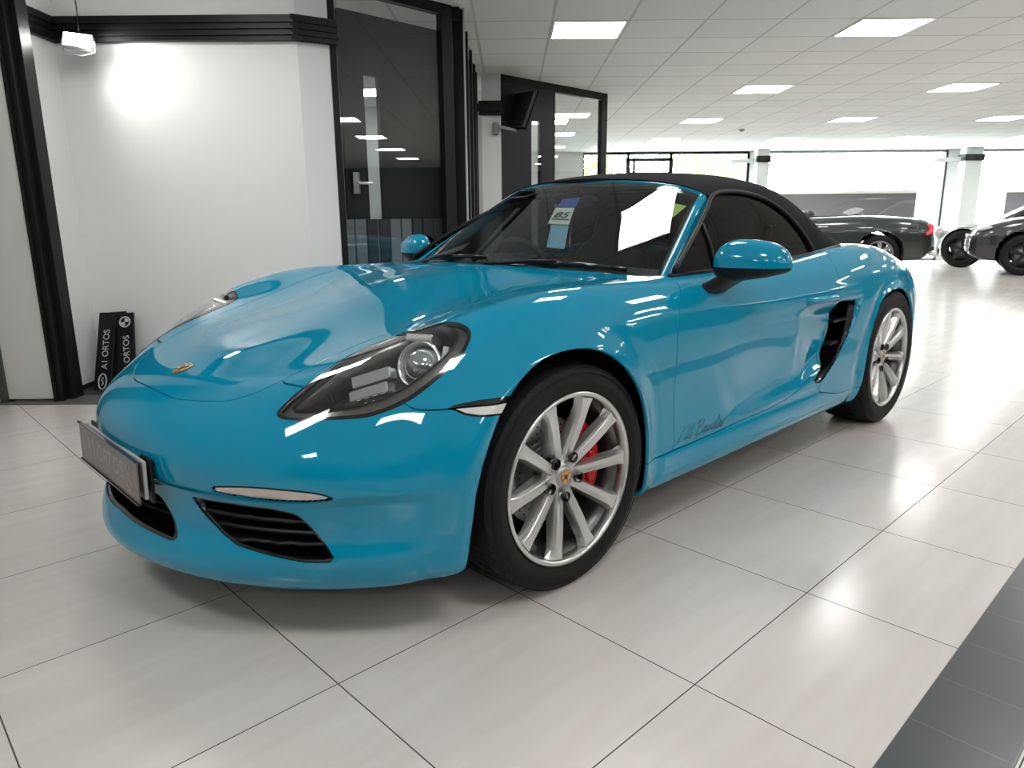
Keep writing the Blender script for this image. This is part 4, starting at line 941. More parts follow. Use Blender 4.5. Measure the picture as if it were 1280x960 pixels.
# ---- headlamps
def headlamps():
    silver = mat('lamp_reflector', (.85, .85, .85), .22, .9); satin = mat('lamp_grey_housing', (.055, .055, .055), .35, .3); wht = mat('lamp_white', (.7, .7, .68), .25, emit=(1, 1, .95), es=.12)
    for s in (1, -1):
        def S(k): return k if s == 1 else k.mirrored()
        r = empty('headlamp'); r.parent = CAR
        _, ring = lamp.cut(fhl(lamp.V)+.0085); inner, _ = lamp.cut(fhl(lamp.V)+.0085)
        S(Skin(ring.V-ring.N*.001, ring.N, ring.F)).panel('lamp_seal', M_gloss, r, .02)
        S(Skin(inner.V+inner.N*.001, inner.N, inner.F)).panel('lamp_lens', M_lens, r, .0)
        f_ = fhl(inner.V); core, bz = inner.cut(f_+.03)
        S(Skin(bz.V-bz.N*.014, bz.N, bz.F)).panel('bezel', mat('lamp_bezel', (.10, .092, .088), .25, .3, coat=.5), r, .03)
        S(core).sunk('housing', satin, r, .085)
        def at(p): return Vector((p[0], s*p[1], p[2]))
        fwd = Vector((.86, s*.34, .38)).normalized()
        up = Vector((0, 0, 1)); sx = fwd.cross(up).normalized(); uy = sx.cross(fwd)
        B = Matrix(((sx.x, uy.x, fwd.x), (sx.y, uy.y, fwd.y), (sx.z, uy.z, fwd.z)))
        c = at((.385, .672, .700))
        m = MB(); m.lathe([(.050, -.06), (.062, -.02), (.064, .0), (.060, .010), (.055, .0), (.052, -.02)], 32, 'z'); o = m.build('projector_ring', silver, r); o.matrix_local = Matrix.Translation(c) @ B.to_4x4()
        m = MB(); m.lathe([(0, .030), (.020, .026), (.036, .013), (.046, -.006), (.050, -.02)], 32, 'z'); o = m.build('projector_lens', mat('projector_glass', (.75, .77, .78), .05, .9, coat=1), r); o.matrix_local = Matrix.Translation(c) @ B.to_4x4()
        m = MB(); m.box((-.03, .058, -.045), (.05, .080, .012)).box((-.078, -.02, -.05), (-.058, .055, .0)); o = m.build('reflector_wing', silver, r, .006); o.matrix_local = Matrix.Translation(c) @ B.to_4x4()
        c2 = at((.512, .640, .662))
        m = MB(); m.box((-.060, .003, -.03), (.055, .034, .006)).box((-.050, -.032, -.03), (.065, -.003, .01)); o = m.build('reflector_block', silver, r, .004); o.matrix_local = Matrix.Translation(c2) @ B.to_4x4() @ Matrix.Rotation(-.35*s, 4, 'Z')
        m = MB()
        for k in range(5): m.lathe([(0, .004), (.005, .003), (.006, 0)], 10, 'z', (-.05+.024*k, -.045, .0))
        o = m.build('led_dots', wht, r); o.matrix_local = Matrix.Translation(c2) @ B.to_4x4() @ Matrix.Rotation(-.35*s, 4, 'Z')
        q0, q1, q2 = (.655, .578, .592), (.60, .640, .588), (.55, .685, .592)
        m = MB(); m.tube([at(q0), at(q1), at(q2)], [.004, .010, .004], 8, rb=.004).build('light_guide', mat('light_guide_grey', (.35, .35, .34), .3), r)
headlamps()
# script on the door
sc_ = mat('dark_script', (.02, .06, .09), .4)
GL = {'7': ([[(0, .95), (.12, 1.02), (.5, 1), (.3, .5), (.12, -.05)]], .55), '1': ([[(.08, .78), (.34, 1.02), (.22, .0)]], .42),
 '8': ([[(.42, .86), (.28, 1.0), (.1, .84), (.22, .6), (.36, .3), (.2, .0), (.02, .2), (.16, .5), (.38, .68), (.42, .86)]], .62), ' ': ([], .22),
 'B': ([[(.16, 1.0), (.06, .0)], [(-.1, .86), (.2, 1.04), (.55, .98), (.5, .66), (.14, .54), (.52, .48), (.5, .1), (.2, -.04), (-.12, .1)]], .70),
 'o': ([[(.0, .25), (.12, .48), (.3, .42), (.3, .12), (.12, .0), (.02, .2), (.14, .44), (.44, .42)]], .44),
 'x': ([[(.0, .42), (.12, .46), (.22, .1), (.40, .02)], [(.42, .46), (.02, .0)]], .44), 's': ([[(.0, .02), (.2, .5), (.28, .2), (.18, .0), (.02, .06)], [(.18, .02), (.36, .14)]], .36),
 't': ([[(.22, .9), (.1, .2), (.16, .0), (.32, .12)], [(-.04, .58), (.42, .64)]], .34), 'e': ([[(.04, .2), (.26, .3), (.24, .46), (.1, .42), (.04, .14), (.16, .0), (.38, .16)]], .38),
 'r': ([[(.02, .0), (.1, .44), (.12, .34), (.3, .5), (.62, .56)]], .5)}
for s in (1, -1):
    m = MB(); cx_ = 0; H = .048; items = []
    for ch in '718 Boxster':
        st_, adv = GL[ch]
        for p in st_: items.append([(cx_+x, z) for x, z in p])
        cx_ += adv
    for p in items:
        q = smooth_poly(p, 4, False)
        m.tube([(-.532-(x*.066+z*.020), s*(np.interp(z, [0, 1], [.8655, .8635])+.001), .320+z*H+x*.0) for x, z in q], .0021, 5, rb=.0012)
    sc_o = m.build('door_script', sc_, CAR)
# ---- windscreen, frame
def hdr(y, dx=0, dz=0):
    z = np.interp(abs(y), [0, .2, .4, .5, .55, .60], [1.2245, 1.221, 1.205, 1.185, 1.167, 1.135]); return (-1.0-.35*y*y+dx, y, z+dz)
def base(y): return (-.425-.42*y*y, y, .898-.045*(y/.7)**2)
def screen():
    ns, nt_ = 41, 25; v, nn = [], []
    for i in range(ns):
        s = -1+2*i/(ns-1)
        for j in range(nt_):
            t = j/(nt_-1); b = Vector(base(s*.715)); h = Vector(hdr(s*.565, .012, -.008))
            p = b.lerp(h, t)+Vector((.6, 0, .8))*(.007*4*t*(1-t)*(1-.3*s*s)); v.append(p)
    f = [(i*nt_+j, (i+1)*nt_+j, (i+1)*nt_+j+1, i*nt_+j+1) for i in range(ns-1) for j in range(nt_-1)]
    r = empty('windscreen'); r.parent = CAR
    obj('glass', v, f, M_screen, r, smooth=True)
    # black ceramic edge just under the glass
    def W(s, t, d=.006):
        b = Vector(base(s*.715)); h = Vector(hdr(s*.565, .012, -.008)); return b.lerp(h, t)+Vector((.6, 0, .8))*(.007*4*t*(1-t)*(1-.3*s*s)-d)
    vs, fs = [], []
    path = [(-1, t, 0) for t in np.linspace(0, 1, 15)]+[(s, 1, 1) for s in np.linspace(-1, 1, 31)[1:-1]]+[(1, t, 0) for t in np.linspace(1, 0, 15)]
    for s, t, top in path:
        a = W(s, t); 
        bI = W(s*(1-.035) if not top else s*.965, min(t, .955) if not top else .955); vs += [a, bI]
    for i in range(len(path)-1): fs.append((2*i, 2*i+1, 2*i+3, 2*i+2))
    vb = len(vs)
    for s in np.linspace(-1, 1, 31): vs += [W(s, 0), W(s, .05)]
    for i in range(30): fs.append((vb+2*i, vb+2*i+1, vb+2*i+3, vb+2*i+2))
    obj('black_edge', vs, fs, M_gloss, r)
    # painted frame swept round the glass
    E0 = Vector(base(.715)); E1 = Vector(hdr(.565, .012, -.008))
    half = []
    for t in (-.06, .15, .4, .65, .84, .95):
        p = E0.lerp(E1, t)+Vector((-.0105, .013, -.0160)); half.append((p.x, p.y, p.z, .038-.008*t))
    top = [(*hdr(y, -.004, -.005), w_) for y, w_ in ((.565, .018), (.53, .013), (.45, .010), (.35, .009), (.2, .009), (0, .009))]
    pl = half+top; pl = pl+[(x, -y, z, w_) for x, y, z, w_ in pl[-2::-1]]
    C_ = smooth_poly([p[:3] for p in pl], 5, False); Wd = np.interp(np.linspace(0, len(pl)-1, len(C_)), range(len(pl)), [p[3] for p in pl])
    vs, fs, n = [], [], 14
    for i, c in enumerate(C_):
        t = C_[min(i+1, len(C_)-1)]-C_[max(i-1, 0)]; t /= np.linalg.norm(t)
        w_ = min(1, (abs(c[1])/.60)**7); out = (1-w_)*np.array([.6, 0, .8])+w_*np.array([.16, .93*np.sign(c[1]), .30]); out -= t*(out@t); out /= np.linalg.norm(out)
        th_ = .008+.008*w_; c = c-out*th_*.6
        sd = np.cross(t, out)
        for k in range(n):
            a = 2*PI*k/n; ca, sa = math.cos(a), math.sin(a); vs.append(c+sd*Wd[i]*np.sign(ca)*abs(ca)**.8+out*th_*np.sign(sa)*abs(sa)**.9)
    for i in range(len(C_)-1):
        for k in range(n): fs.append((i*n+k, (i+1)*n+k, (i+1)*n+(k+1) % n, i*n+(k+1) % n))
    o = MB(); o.add(vs, fs, True); o.build('windscreen_frame', M_paint, CAR)
    # cowl panel and wipers
    vs, fs = [], []
    ys = np.linspace(-.69, .69, 29)
    for y in ys:
        a = np.interp(abs(y), [0, .15, .289, .485, .631, .70], [-.379, -.407, -.481, -.535, -.556, -.58])
        zb = np.interp(abs(y), [0, .3, .5, .69], [.882, .878, .866, .85]); b = base(y)
        vs += [(a+.02, y, zb-.025), (a-.012, y, zb-.012), ((a+b[0])/2-.03, y, zb-.008), (b[0]-.02, y, b[2]-.022)]
    for i in range(len(ys)-1):
        for k in range(3): q = i*4+k; fs.append((q, q+1, q+5, q+4))
    obj('cowl_panel', vs, fs, M_bt, CAR)
    for y0, y1 in ((-.50, .02), (.05, .60)):
        wv = empty('wiper'); wv.parent = CAR
        def on(y, t, d): q = W(y/.715, t, -d); return (q.x, q.y, q.z)
        m = MB(); m.tube([on(y0, -.03, .012), on(y0+(y1-y0)*.35, .0, .022), on((y0+y1)/2+.03, .03, .020)], [.010, .008, .006], 8).build('wiper_arm', M_bt, wv)
        m = MB(); m.tube([on(y0+.06, .018, .008), on((y0+y1)/2, .035, .010), on(y1, .05, .008)], [.004, .007, .003], 8, rb=.009).build('wiper_blade', M_gloss, wv)
screen()
def cards():
    def on(y, t, d):
        b = Vector(base(y)); h = Vector(hdr(y*.79, .012, -.008)); return b.lerp(h, t)+Vector((.6, 0, .8))*(.007*4*t*(1-t)-d)
    def sheet(name, corners, m, thick, parent):
        a = [Vector(c) for c in corners]; n = (a[1]-a[0]).cross(a[3]-a[0]).normalized()*thick; v = a+[p-n for p in a]
        return MB().add(v, [(0, 1, 2, 3), (7, 6, 5, 4), (0, 4, 5, 1), (1, 5, 6, 2), (2, 6, 7, 3), (3, 7, 4, 0)]).build(name, m, parent)
    blue = mat('sheet_blue', (.03, .09, .40), .5); pale = mat('sheet_pale_blue', (.22, .45, .62), .5); wht = mat('card_white', (.75, .76, .72), .5); ink = mat('card_ink', (.02, .03, .02), .5); lime = mat('lime_green', (.45, .62, .08), .6)
    y0 = CARD_Y
    r = empty('windscreen_card', tuple(on(y0, CARD_T, .02))); r.parent = CAR
    o = Vector(r.location)
    def q(dy, dt, d=.014): return on(y0+dy-.30*dt, CARD_T+dt, d)-o
    sheet('blue_top', [q(-.060, .05), q(.050, .05), q(.055, .22), q(-.055, .20)], blue, .001, r)  # flat blue sheet above the label, pale blue one below
    sheet('pale_lower', [q(-.030, -.38), q(.050, -.38), q(.050, -.13), q(-.045, -.13)], pale, .001, r)
    c = sheet('white_label', [q(-.060, -.13, .010), q(.052, -.13, .010), q(.052, .07, .010), q(-.060, .07, .010)], wht, .001, r)
    a, b, d_ = q(-.060, -.13, .008), q(.052, -.13, .008), q(-.060, .07, .008); ctr = (b+d_)*.5; X = (b-a).normalized(); Yv = (d_-a).normalized()
    text_obj('lettering', '85', .062, ink, frame_mtx(ctr+Yv*.004, X, Yv), r, sx=1.15, off=.0012)
    text_obj('small_print', '4WD MOTOR', .014, ink, frame_mtx(ctr-Yv*.030, X, Yv), r) if False else MB().add([ctr-Yv*.036-X*.042, ctr-Yv*.036+X*.040, ctr-Yv*.026+X*.040, ctr-Yv*.026-X*.042], [(0, 1, 2, 3)]).build('printed_line', ink, r)
    r2 = empty('lime_sheet', tuple(on(.60, .84, .03))); r2.parent = CAR; o = Vector(r2.location)
    def q2(y, t): return on(y, t, .022)-o
    sheet('lime_face', [q2(.60, .64), q2(.635, .66), q2(.67, .86), q2(.56, .86)], lime, .001, r2)  # flat lime green sheet just behind the glass
CARD_Y, CARD_T = .15, .60
cards()
# ---- soft top
RT = [
 [(-1.205,.735,.885),(-1.195,.70,.975),(-1.175,.645,1.075),(-1.125,.590,1.145),(-1.09,.50,1.188),(-1.045,.34,1.216),(-1.01,.17,1.228),(-.995,0,1.232)],
 [(-1.27,.735,.887),(-1.27,.70,.98),(-1.265,.645,1.08),(-1.25,.585,1.155),(-1.23,.495,1.204),(-1.21,.34,1.240),(-1.195,.17,1.255),(-1.19,0,1.260)],
 [(-1.45,.735,.89),(-1.45,.70,.98),(-1.45,.645,1.08),(-1.45,.582,1.163),(-1.45,.495,1.214),(-1.45,.34,1.251),(-1.45,.17,1.267),(-1.45,0,1.273)],
 [(-1.70,.735,.90),(-1.70,.702,.985),(-1.70,.652,1.075),(-1.70,.59,1.150),(-1.70,.50,1.206),(-1.70,.34,1.247),(-1.70,.17,1.265),(-1.70,0,1.271)],
 [(-1.93,.733,.91),(-1.93,.705,.965),(-1.93,.662,1.032),(-1.93,.602,1.095),(-1.93,.515,1.152),(-1.93,.36,1.204),(-1.93,.18,1.230),(-1.93,0,1.238)],
 [(-2.12,.728,.916),(-2.13,.708,.933),(-2.14,.672,.957),(-2.14,.62,.992),(-2.14,.54,1.043),(-2.14,.39,1.106),(-2.14,.20,1.144),(-2.14,0,1.156)],
 [(-2.29,.69,.914),(-2.31,.68,.920),(-2.34,.655,.928),(-2.35,.61,.942),(-2.35,.545,.967),(-2.35,.41,1.014),(-2.35,.21,1.050),(-2.35,0,1.063)],
 [(-2.46,.60,.903),(-2.49,.59,.906),(-2.52,.57,.909),(-2.54,.54,.915),(-2.55,.49,.926),(-2.56,.38,.950),(-2.56,.20,.970),(-2.56,0,.978)],
 [(-2.62,.45,.888),(-2.65,.445,.890),(-2.68,.43,.893),(-2.70,.40,.897),(-2.71,.36,.902),(-2.72,.28,.911),(-2.72,.15,.919),(-2.72,0,.922)],
 [(-2.74,.27,.872),(-2.76,.26,.874),(-2.78,.25,.876),(-2.80,.23,.878),(-2.81,.20,.880),(-2.82,.15,.882),(-2.82,.08,.884),(-2.82,0,.885)]]
def bs_open(P, u, v):
    def pad(P):
        Q = np.concatenate([2*P[:, :1]-P[:, 1:2], P, P[:, -2:-1]*MIR], 1); return np.concatenate([2*Q[:1]-Q[1:2], Q, 2*Q[-1:]-Q[-2:-1]], 0)
    C = P.copy()
    for _ in range(3):
        Q = pad(C); a = (Q[:-2]+4*Q[1:-1]+Q[2:])/6; S_ = (a[:, :-2]+4*a[:, 1:-1]+a[:, 2:])/6; C = C+.8*(P-S_)
    Q = pad(C); nu, nv = P.shape[:2]; iu = np.clip(np.floor(u).astype(int), 0, nu-2); iv = np.clip(np.floor(v).astype(int), 0, nv-2)
    wu, wv = _bw(u-iu), _bw(v-iv); out = np.zeros(np.shape(u)+(3,))
    for a in range(4):
        for b in range(4): out += (wu[..., a]*wv[..., b])[..., None]*Q[iu+a, iv+b]
    return out
WIN = np.array([(-.655,.862),(-.66,.885),(-.80,.965),(-.95,1.045),(-1.07,1.105),(-1.14,1.140),(-1.22,1.158),(-1.33,1.164),(-1.46,1.158),(-1.58,1.135),(-1.67,1.09),(-1.73,1.03),(-1.77,.96),(-1.79,.905),(-1.80,.87)])
def softtop():
    nu, nv = 130, 60
    U, V_ = np.meshgrid(np.linspace(0, 9, nu), np.linspace(0, 7, nv), indexing='ij'); P = bs_open(np.array(RT, float), U, V_); P[:, -1, 1] = 0
    e = 1e-2; Uc = np.clip(U, e, 9-e); Vc = np.clip(V_, e, 7-e); R_ = np.array(RT, float)
    N = np.cross(bs_open(R_, Uc+e, Vc)-bs_open(R_, Uc-e, Vc), bs_open(R_, Uc, Vc+e)-bs_open(R_, Uc, Vc-e)); N /= np.linalg.norm(N, axis=-1, keepdims=True)
    if N[60, 50, 2] < 0: N = -N
    N[:, -1, 1] = 0
    ix = np.arange(nu*nv).reshape(nu, nv); q = np.stack([ix[:-1, :-1], ix[1:, :-1], ix[1:, 1:], ix[:-1, 1:]], -1).reshape(-1, 4)
    Pf, Nf = P.reshape(-1, 3), N.reshape(-1, 3)
    if np.cross(Pf[q[4000, 1]]-Pf[q[4000, 0]], Pf[q[4000, 2]]-Pf[q[4000, 0]])@Nf[q[4000, 0]] < 0: q = q[:, ::-1]
    sk = Skin(Pf, Nf, [tuple(map(int, r)) for r in q])
    W2 = np.concatenate([WIN[5:]+np.array([-.012, .010])*np.array([[.3 if i < 3 else 1, 1] for i in range(len(WIN)-5)]), [(-1.81, .70), (-.5, .70), (-.5, 1.14)]])
    _, sk = sk.cut(fxz(sk.V, W2, .3))
    full = sk.both(); top_ = full.panel('soft_top', M_hood, CAR, .018)
    # seams across the fabric
    for x in (-1.42, -1.95):
        pass
    # edge seal round the side window
    for s in (1, -1):
        yz = lambda z: .745-.35*(z-.88)-.95*(z-.88)**2
        seal = [( x, s*(yz(z)+.004), z) for x, z in smooth_poly(WIN[1:-1]+np.array([0, .004]), 4, False)]
        wd = empty('side_window'); wd.parent = CAR
        m = MB(); m.tube(seal, .009, 8).tube([(x, s*.748, z) for x, z in ((-.63, .868), (-1.0, .872), (-1.4, .885), (-1.80, .902), (-2.05, .925))], .010, 8).build('window_seal', M_bt, wd)
        g = 60; vs, fs = [], []
        Wp = smooth_poly(WIN, 3); xs = np.linspace(-.655, -1.80, 90); zs = np.linspace(.862, 1.17, 40); V2 = np.array([(x, s*(yz(z)-.004), z) for x in xs for z in zs])
        F2 = [(i*40+j, (i+1)*40+j, (i+1)*40+j+1, i*40+j+1) for i in range(89) for j in range(39)]
        if s == 1: F2 = [q[::-1] for q in F2]
        gk, _ = Skin(V2, np.tile([0, s*1., .3], (len(V2), 1)), F2).cut(sdist(V2[:, [0, 2]], Wp)); obj('glass', gk.V, gk.F, M_side, wd, smooth=True)
        m = MB(); m.add([(-.66, s*.748, .870), (-.93, s*.748, .873), (-.93, s*(yz(1.02)+.001), 1.02), (-.80, s*(yz(.955)+.001), .955)], [(0, 1, 2, 3)]); 
        m = MB(); m.tube([(-.93, s*.746, .872), (-.945, s*(yz(.95)+.002), .95), (-.96, s*(yz(1.04)+.002), 1.04)], .008, 6).build('divider_bar', M_bt, wd)
        mq = MB(); mq.prism([(-.665, .868), (-.93, .872), (-.93, .95), (-.80, .945)], 1, 0, .001)
softtop()
# ---- door mirrors
def mirrors():
    for s in (1, -1):
        r = empty('door_mirror', (-.835, s*.945, .898)); r.parent = CAR
        U_, V_ = 40, 20
        def surf(up, sc=1):
            vs, fs = [], []
            for i in range(U_):
                a = 2*PI*i/U_
                for j in range(V_+1):
                    b = PI/2*j/V_
                    cx = math.cos(a)*math.cos(b); cy = math.sin(a)*math.cos(b); cz = math.sin(b)
                    x = .088*np.sign(cx)*abs(cx)**.85*sc; y = .122*np.sign(cy)*abs(cy)**.75*sc; z = (.092 if up else -.040)*cz**.8*sc
                    if x < 0: x *= .55
                    x -= .028*(y/.12); z *= 1-.10*(y/.12)
                    if not up: z *= 1-.45*(y/.12)
                    vs.append((x, s*y, z))
            for i in range(U_):
                for j in range(V_):
                    q = (i*(V_+1)+j, ((i+1) % U_)*(V_+1)+j, ((i+1) % U_)*(V_+1)+j+1, i*(V_+1)+j+1); fs.append(q)
            m = MB(); m.add(vs, fs, True); return m
        surf(True).build('mirror_cap', M_paint, r)
        o = surf(False, .985).build('mirror_base', M_bt, r); o.location = (0, 0, -.003)
        secs = [((.000, -.050, -.020), .075, .030), ((.030, -.085, -.052), .068, .026), ((.062, -.118, -.080), .060, .030), ((.075, -.150, -.098), .052, .034)]
        vs, fs, n = [], [], 16
        for p, hx2, hz2 in secs:
            for k in range(n):
                a = 2*PI*k/n; ca, sa = math.cos(a), math.sin(a); vs.append((p[0]+hx2*np.sign(ca)*abs(ca)**.6, s*p[1], p[2]+hz2*np.sign(sa)*abs(sa)**.6))
        for i in range(len(secs)-1):
            for k in range(n): fs.append((i*n+k, (i+1)*n+k, (i+1)*n+(k+1) % n, i*n+(k+1) % n))
        fs += [tuple(range(n)), tuple((len(secs)-1)*n+k for k in range(n))]
        m = MB(); m.add(vs, fs, True).build('mirror_stalk', M_bt, r, .006)
        m = MB(); m.lathe([(0, .002), (.08, .0), (.082, -.006)], 28, 'x'); o = m.build('mirror_glass', mat('mirror_silver', (.8, .8, .8), .02, 1), r); o.scale = (-1, 1.25, .60); o.location = (-.050, 0, .036)
mirrors()
# ---- wheels
M_alloy = mat('silver_alloy', (.62, .62, .62), .28, .85, coat=.6); M_alloyd = mat('silver_alloy_inner', (.40, .40, .41), .4, .8); M_barrel = mat('dark_rim_barrel', (.16, .16, .165), .4, .8)
M_disc = mat('brake_steel', (.42, .42, .43), .3, .9); M_cal = mat('red_caliper', (.55, .004, .008), .4, coat=.25, spec=.2)
def tyre_mb(R, wdt, side):
    m = MB(); h = wdt/2; n = 96
    prof = [(.245, -h*.80), (.262, -h*.95), (R-.045, -h), (R-.016, -h*.93), (R-.004, -h*.80), (R, -h*.5), (R, h*.5), (R-.004, h*.80), (R-.016, h*.93), (R-.045, h), (.275, h*.97), (.262, h*.93), (.250, h*.80)]
    m.lathe(smooth_poly(prof, 3, False).tolist(), n, 'y')
    m.lathe([(.284, h*.975), (.287, h*1.0), (.290, h*.985)], n, 'y'); m.lathe([(.312, h*.99), (.314, h*1.01), (.316, h*.99)], n, 'y')
    if side < 0: m.v = [(a, -b, c) for a, b, c in m.v]
    return m
def tread_mb(R, wdt):
    m = MB(); h = wdt/2; n = 72
    for k in range(n):
        a = 2*PI*k/n
        for y0, y1, sk in ((-h*.86, -h*.50, .35), (-h*.42, -h*.05, 0), (h*.05, h*.42, 0), (h*.50, h*.86, -.35)):
            a1 = a+2*PI/n*.82; sh = sk*2*PI/n
            P = []
            for rr in (R-.008, R+.002):
                d0 = -.003 if abs(y0) > h*.8 or abs(y1) > h*.8 else 0
                for aa, yy, ex in ((a, y0, 0), (a1, y0, 0), (a1, y1, sh), (a, y1, sh)):
                    e_ = rr+(-.006 if (abs(yy) > h*.8 and rr > R) else 0); P.append((e_*math.cos(aa+ex), yy, e_*math.sin(aa+ex)))
            m.add(P, [(4, 5, 6, 7), (0, 1, 5, 4), (1, 2, 6, 5), (2, 3, 7, 6), (3, 0, 4, 7)])
    return m
def spoke_v(s, th0, th1):
    """one tapered spoke from hub angle th0 to rim angle th1"""
    vs, fs = [], []; K = 8; p0 = np.array([.046*math.cos(th0), 0, .046*math.sin(th0)]); p1 = np.array([.240*math.cos(th1), 0, .240*math.sin(th1)])
    d = p1-p0; d /= np.linalg.norm(d); tn = np.array([-d[2], 0, d[0]])
    for i in range(K):
        t = i/(K-1); c = p0+(p1-p0)*t
        hw = .0155+.0045*t+.007*max(0, t-.86)/.14; yo = -.036*(1-t)**1.5-.003; dp = .026+.024*(1-t)
        prof = [(-hw*1.30, -dp), (-hw*1.02, -.013), (-hw*.80, -.001), (-hw*.12, -.0035), (hw*.12, -.0035), (hw*.80, -.001), (hw*1.02, -.013), (hw*1.30, -dp)]
        for a, b in prof: p = c+tn*a; vs.append((p[0], s*(yo+b), p[2]))
    cs = 8
    for i in range(K-1):
        for k in range(cs): q = (i*cs+k, (i+1)*cs+k, (i+1)*cs+(k+1) % cs, i*cs+(k+1) % cs); fs.append(q)
    fs.append(tuple(range(cs))); fs.append(tuple((K-1)*cs+k for k in range(cs)))
    return vs, fs
def wheel(x, y, z, R, wdt, side, steer=0, rot=0):
    """y = outer face of the rim"""
    e = empty('wheel', (x, side*y, z), steer); e.parent = CAR
    t = tyre_mb(R, wdt, side).build('tyre', M_tyre, e); t.location = (0, -side*(wdt/2-.006), 0)
    tr = tread_mb(R, wdt).build('tread', M_tyre, t, recalc=True)
    s = side; m = MB()
    m.lathe([(.2575, -.004*s), (.2565, .001*s), (.248, .002*s), (.243, -.004*s), (.240, -.030*s), (.243, -.034*s), (.252, -.02*s)], 96, 'y', closed=True)
    rim = m.build('rim', M_alloy, e)
    m = MB(); m.lathe([(.241, -.030*s), (.232, -.075*s), (.228, -.17*s), (.236, -.20*s), (.250, -.20*s), (.250, -.03*s)], 72, 'y', closed=True).build('rim_barrel', M_barrel, e)
    for k in range(5):
        b = math.radians(87+72*k+rot)
        for d0, d1 in ((math.radians(17), math.radians(18.5)), (math.radians(-17), math.radians(-18.5))):
            vs, fs = spoke_v(s, b+d0, b+d1); q = MB(); q.add(vs, fs, False); o = q.build('spoke', M_alloy, e, .0022)
    m = MB(); m.lathe([(0, -.036*s), (.034, -.036*s), (.040, -.040*s), (.060, -.044*s), (.074, -.052*s), (.078, -.085*s), (0, -.09*s)], 40, 'y'); hub = m.build('hub', M_alloy, e)
    for k in range(5):
        b = math.radians(51+72*k+rot); m = MB(); cx_, cz_ = .062*math.cos(b), .062*math.sin(b)
        m.lathe([(.0155, -.030*s), (.0165, -.028*s), (.0165, -.060*s), (.0155, -.060*s)], 18, 'y', (cx_, 0, cz_), closed=True)
        m.lathe([(0, -.0385*s), (.0155, -.0385*s), (.0155, -.05*s)], 18, 'y', (cx_, 0, cz_)); m.lathe([(0, -.037*s), (.008, -.037*s), (.009, -.05*s)], 6, 'y', (cx_, 0, cz_))
        m.build('lug_recess', M_gloss, hub)
    m = MB(); m.lathe([(0, -.030*s), (.026, -.031*s), (.033, -.035*s), (.034, -.045*s)], 32, 'y').build('centre_cap', M_alloyd, hub)
    fmx = Matrix(((-s, 0, 0, 0), (0, 0, s, -.0315*s), (0, 1, 0, 0), (0, 0, 0, 1)))
    crest('cap_crest', fmx, .046, e)
    # brake disc with holes drawn as small studs, caliper
    dsc = empty('brake', (x, side*y, z), steer); dsc.parent = CAR
    m = MB(); yd = -.115*s; m.lathe([(.055, yd), (.162, yd), (.165, yd-.004*s), (.165, yd-.026*s), (.055, yd-.026*s)], 72, 'y', closed=True); m.lathe([(0, yd+.03*s), (.06, yd+.03*s), (.078, yd+.012*s), (.080, yd)], 40, 'y').build('brake_disc', M_disc, dsc)
    m = MB()
    for k in range(36):
        for rr, of in ((.105, 0), (.125, .06), (.145, .12)):
            a = 2*PI*k/36+of; m.lathe([(0, yd+.0008*s), (.0028, yd+.0008*s)], 6, 'y', (rr*math.cos(a), 0, rr*math.sin(a)))
    m.build('disc_holes', M_void, dsc, recalc=False)
    # caliper towards the rear of the car
    m = MB(); n = 16; vs = []; fs = []
    for i in range(n+1):
        a = PI+math.radians(-30+78*i/n) if x > -1 else math.radians(-30+78*i/n); a = -a+2*PI if False else a
        ex = .5+.5*math.sin(PI*i/n)**.5
        for rr, yy in ((.100, -.055), (.178, -.055), (.186, -.068), (.186, -.155), (.100, -.155)):
            yy2 = yy-(0 if rr > .1 else 0)-.012*(1-ex); vs.append((rr*math.cos(a), s*yy2, -rr*math.sin(a)))
    for i in range(n):
        for k in range(5): fs.append((i*5+k, (i+1)*5+k, (i+1)*5+(k+1) % 5, i*5+(k+1) % 5))
    fs += [tuple(range(5)), tuple(n*5+k for k in range(5))]
    m.add(vs, fs); 
    for a_ in (-14, 12, 34):
        a = math.radians(a_)+(PI if x > -1 else 0); m.lathe([(0, -.046*s), (.016, -.047*s), (.020, -.055*s), (.020, -.06*s)], 18, 'y', (.142*math.cos(a), 0, -.142*math.sin(a)))
    m.build('caliper', M_cal, dsc, .004)
    m = MB(); m.lathe([(.0, -.14*s), (.21, -.14*s), (.21, -.16*s)], 32, 'y').build('dust_shield', M_void, dsc)
    return e
wheel(0, .868, .333, .3355, .235, 1, math.radians(-1)); wheel(0, .868, .333, .3355, .235, -1, math.radians(-1))
wheel(-2.475, .893, .345, .3475, .265, 1, rot=10); wheel(-2.475, .893, .345, .3475, .265, -1, rot=10)
# arch liners and floor pan
for x, z, r_, yo in ((.02, .345, .388, .828), (-2.47, .34, .392, .872)):
    for s in (1, -1):
        m = MB(); ya, yb = s*.56, s*yo
        m.lathe([(r_, ya), (r_, yb)], 40, 'y', (x, 0, z), a0=-.35, a1=PI+.35); m.lathe([(0.01, ya), (r_, ya)], 40, 'y', (x, 0, z), a0=-.35, a1=PI+.35)
        m.build('wheel_liner', M_void, CAR, recalc=False)
m = MB(); m.box((-1.98, -.80, .155), (-.40, .80, .22)).box((.42, -.45, .165), (.68, .45, .22)).box((-.42, -.54, .155), (.43, .54, .22)).box((-3.2, -.6, .17), (-2.9, .6, .26)).box((-2.95, -.54, .17), (-1.95, .54, .24)).build('underbody', M_void, CAR)
for s in (1, -1):
    m = MB(); m.tube([(.385, s*.74, .20), (.39, s*.745, .14), (.40, s*.745, .125)], [.03, .018, .010], 10).build('air_deflector', M_bt, CAR)
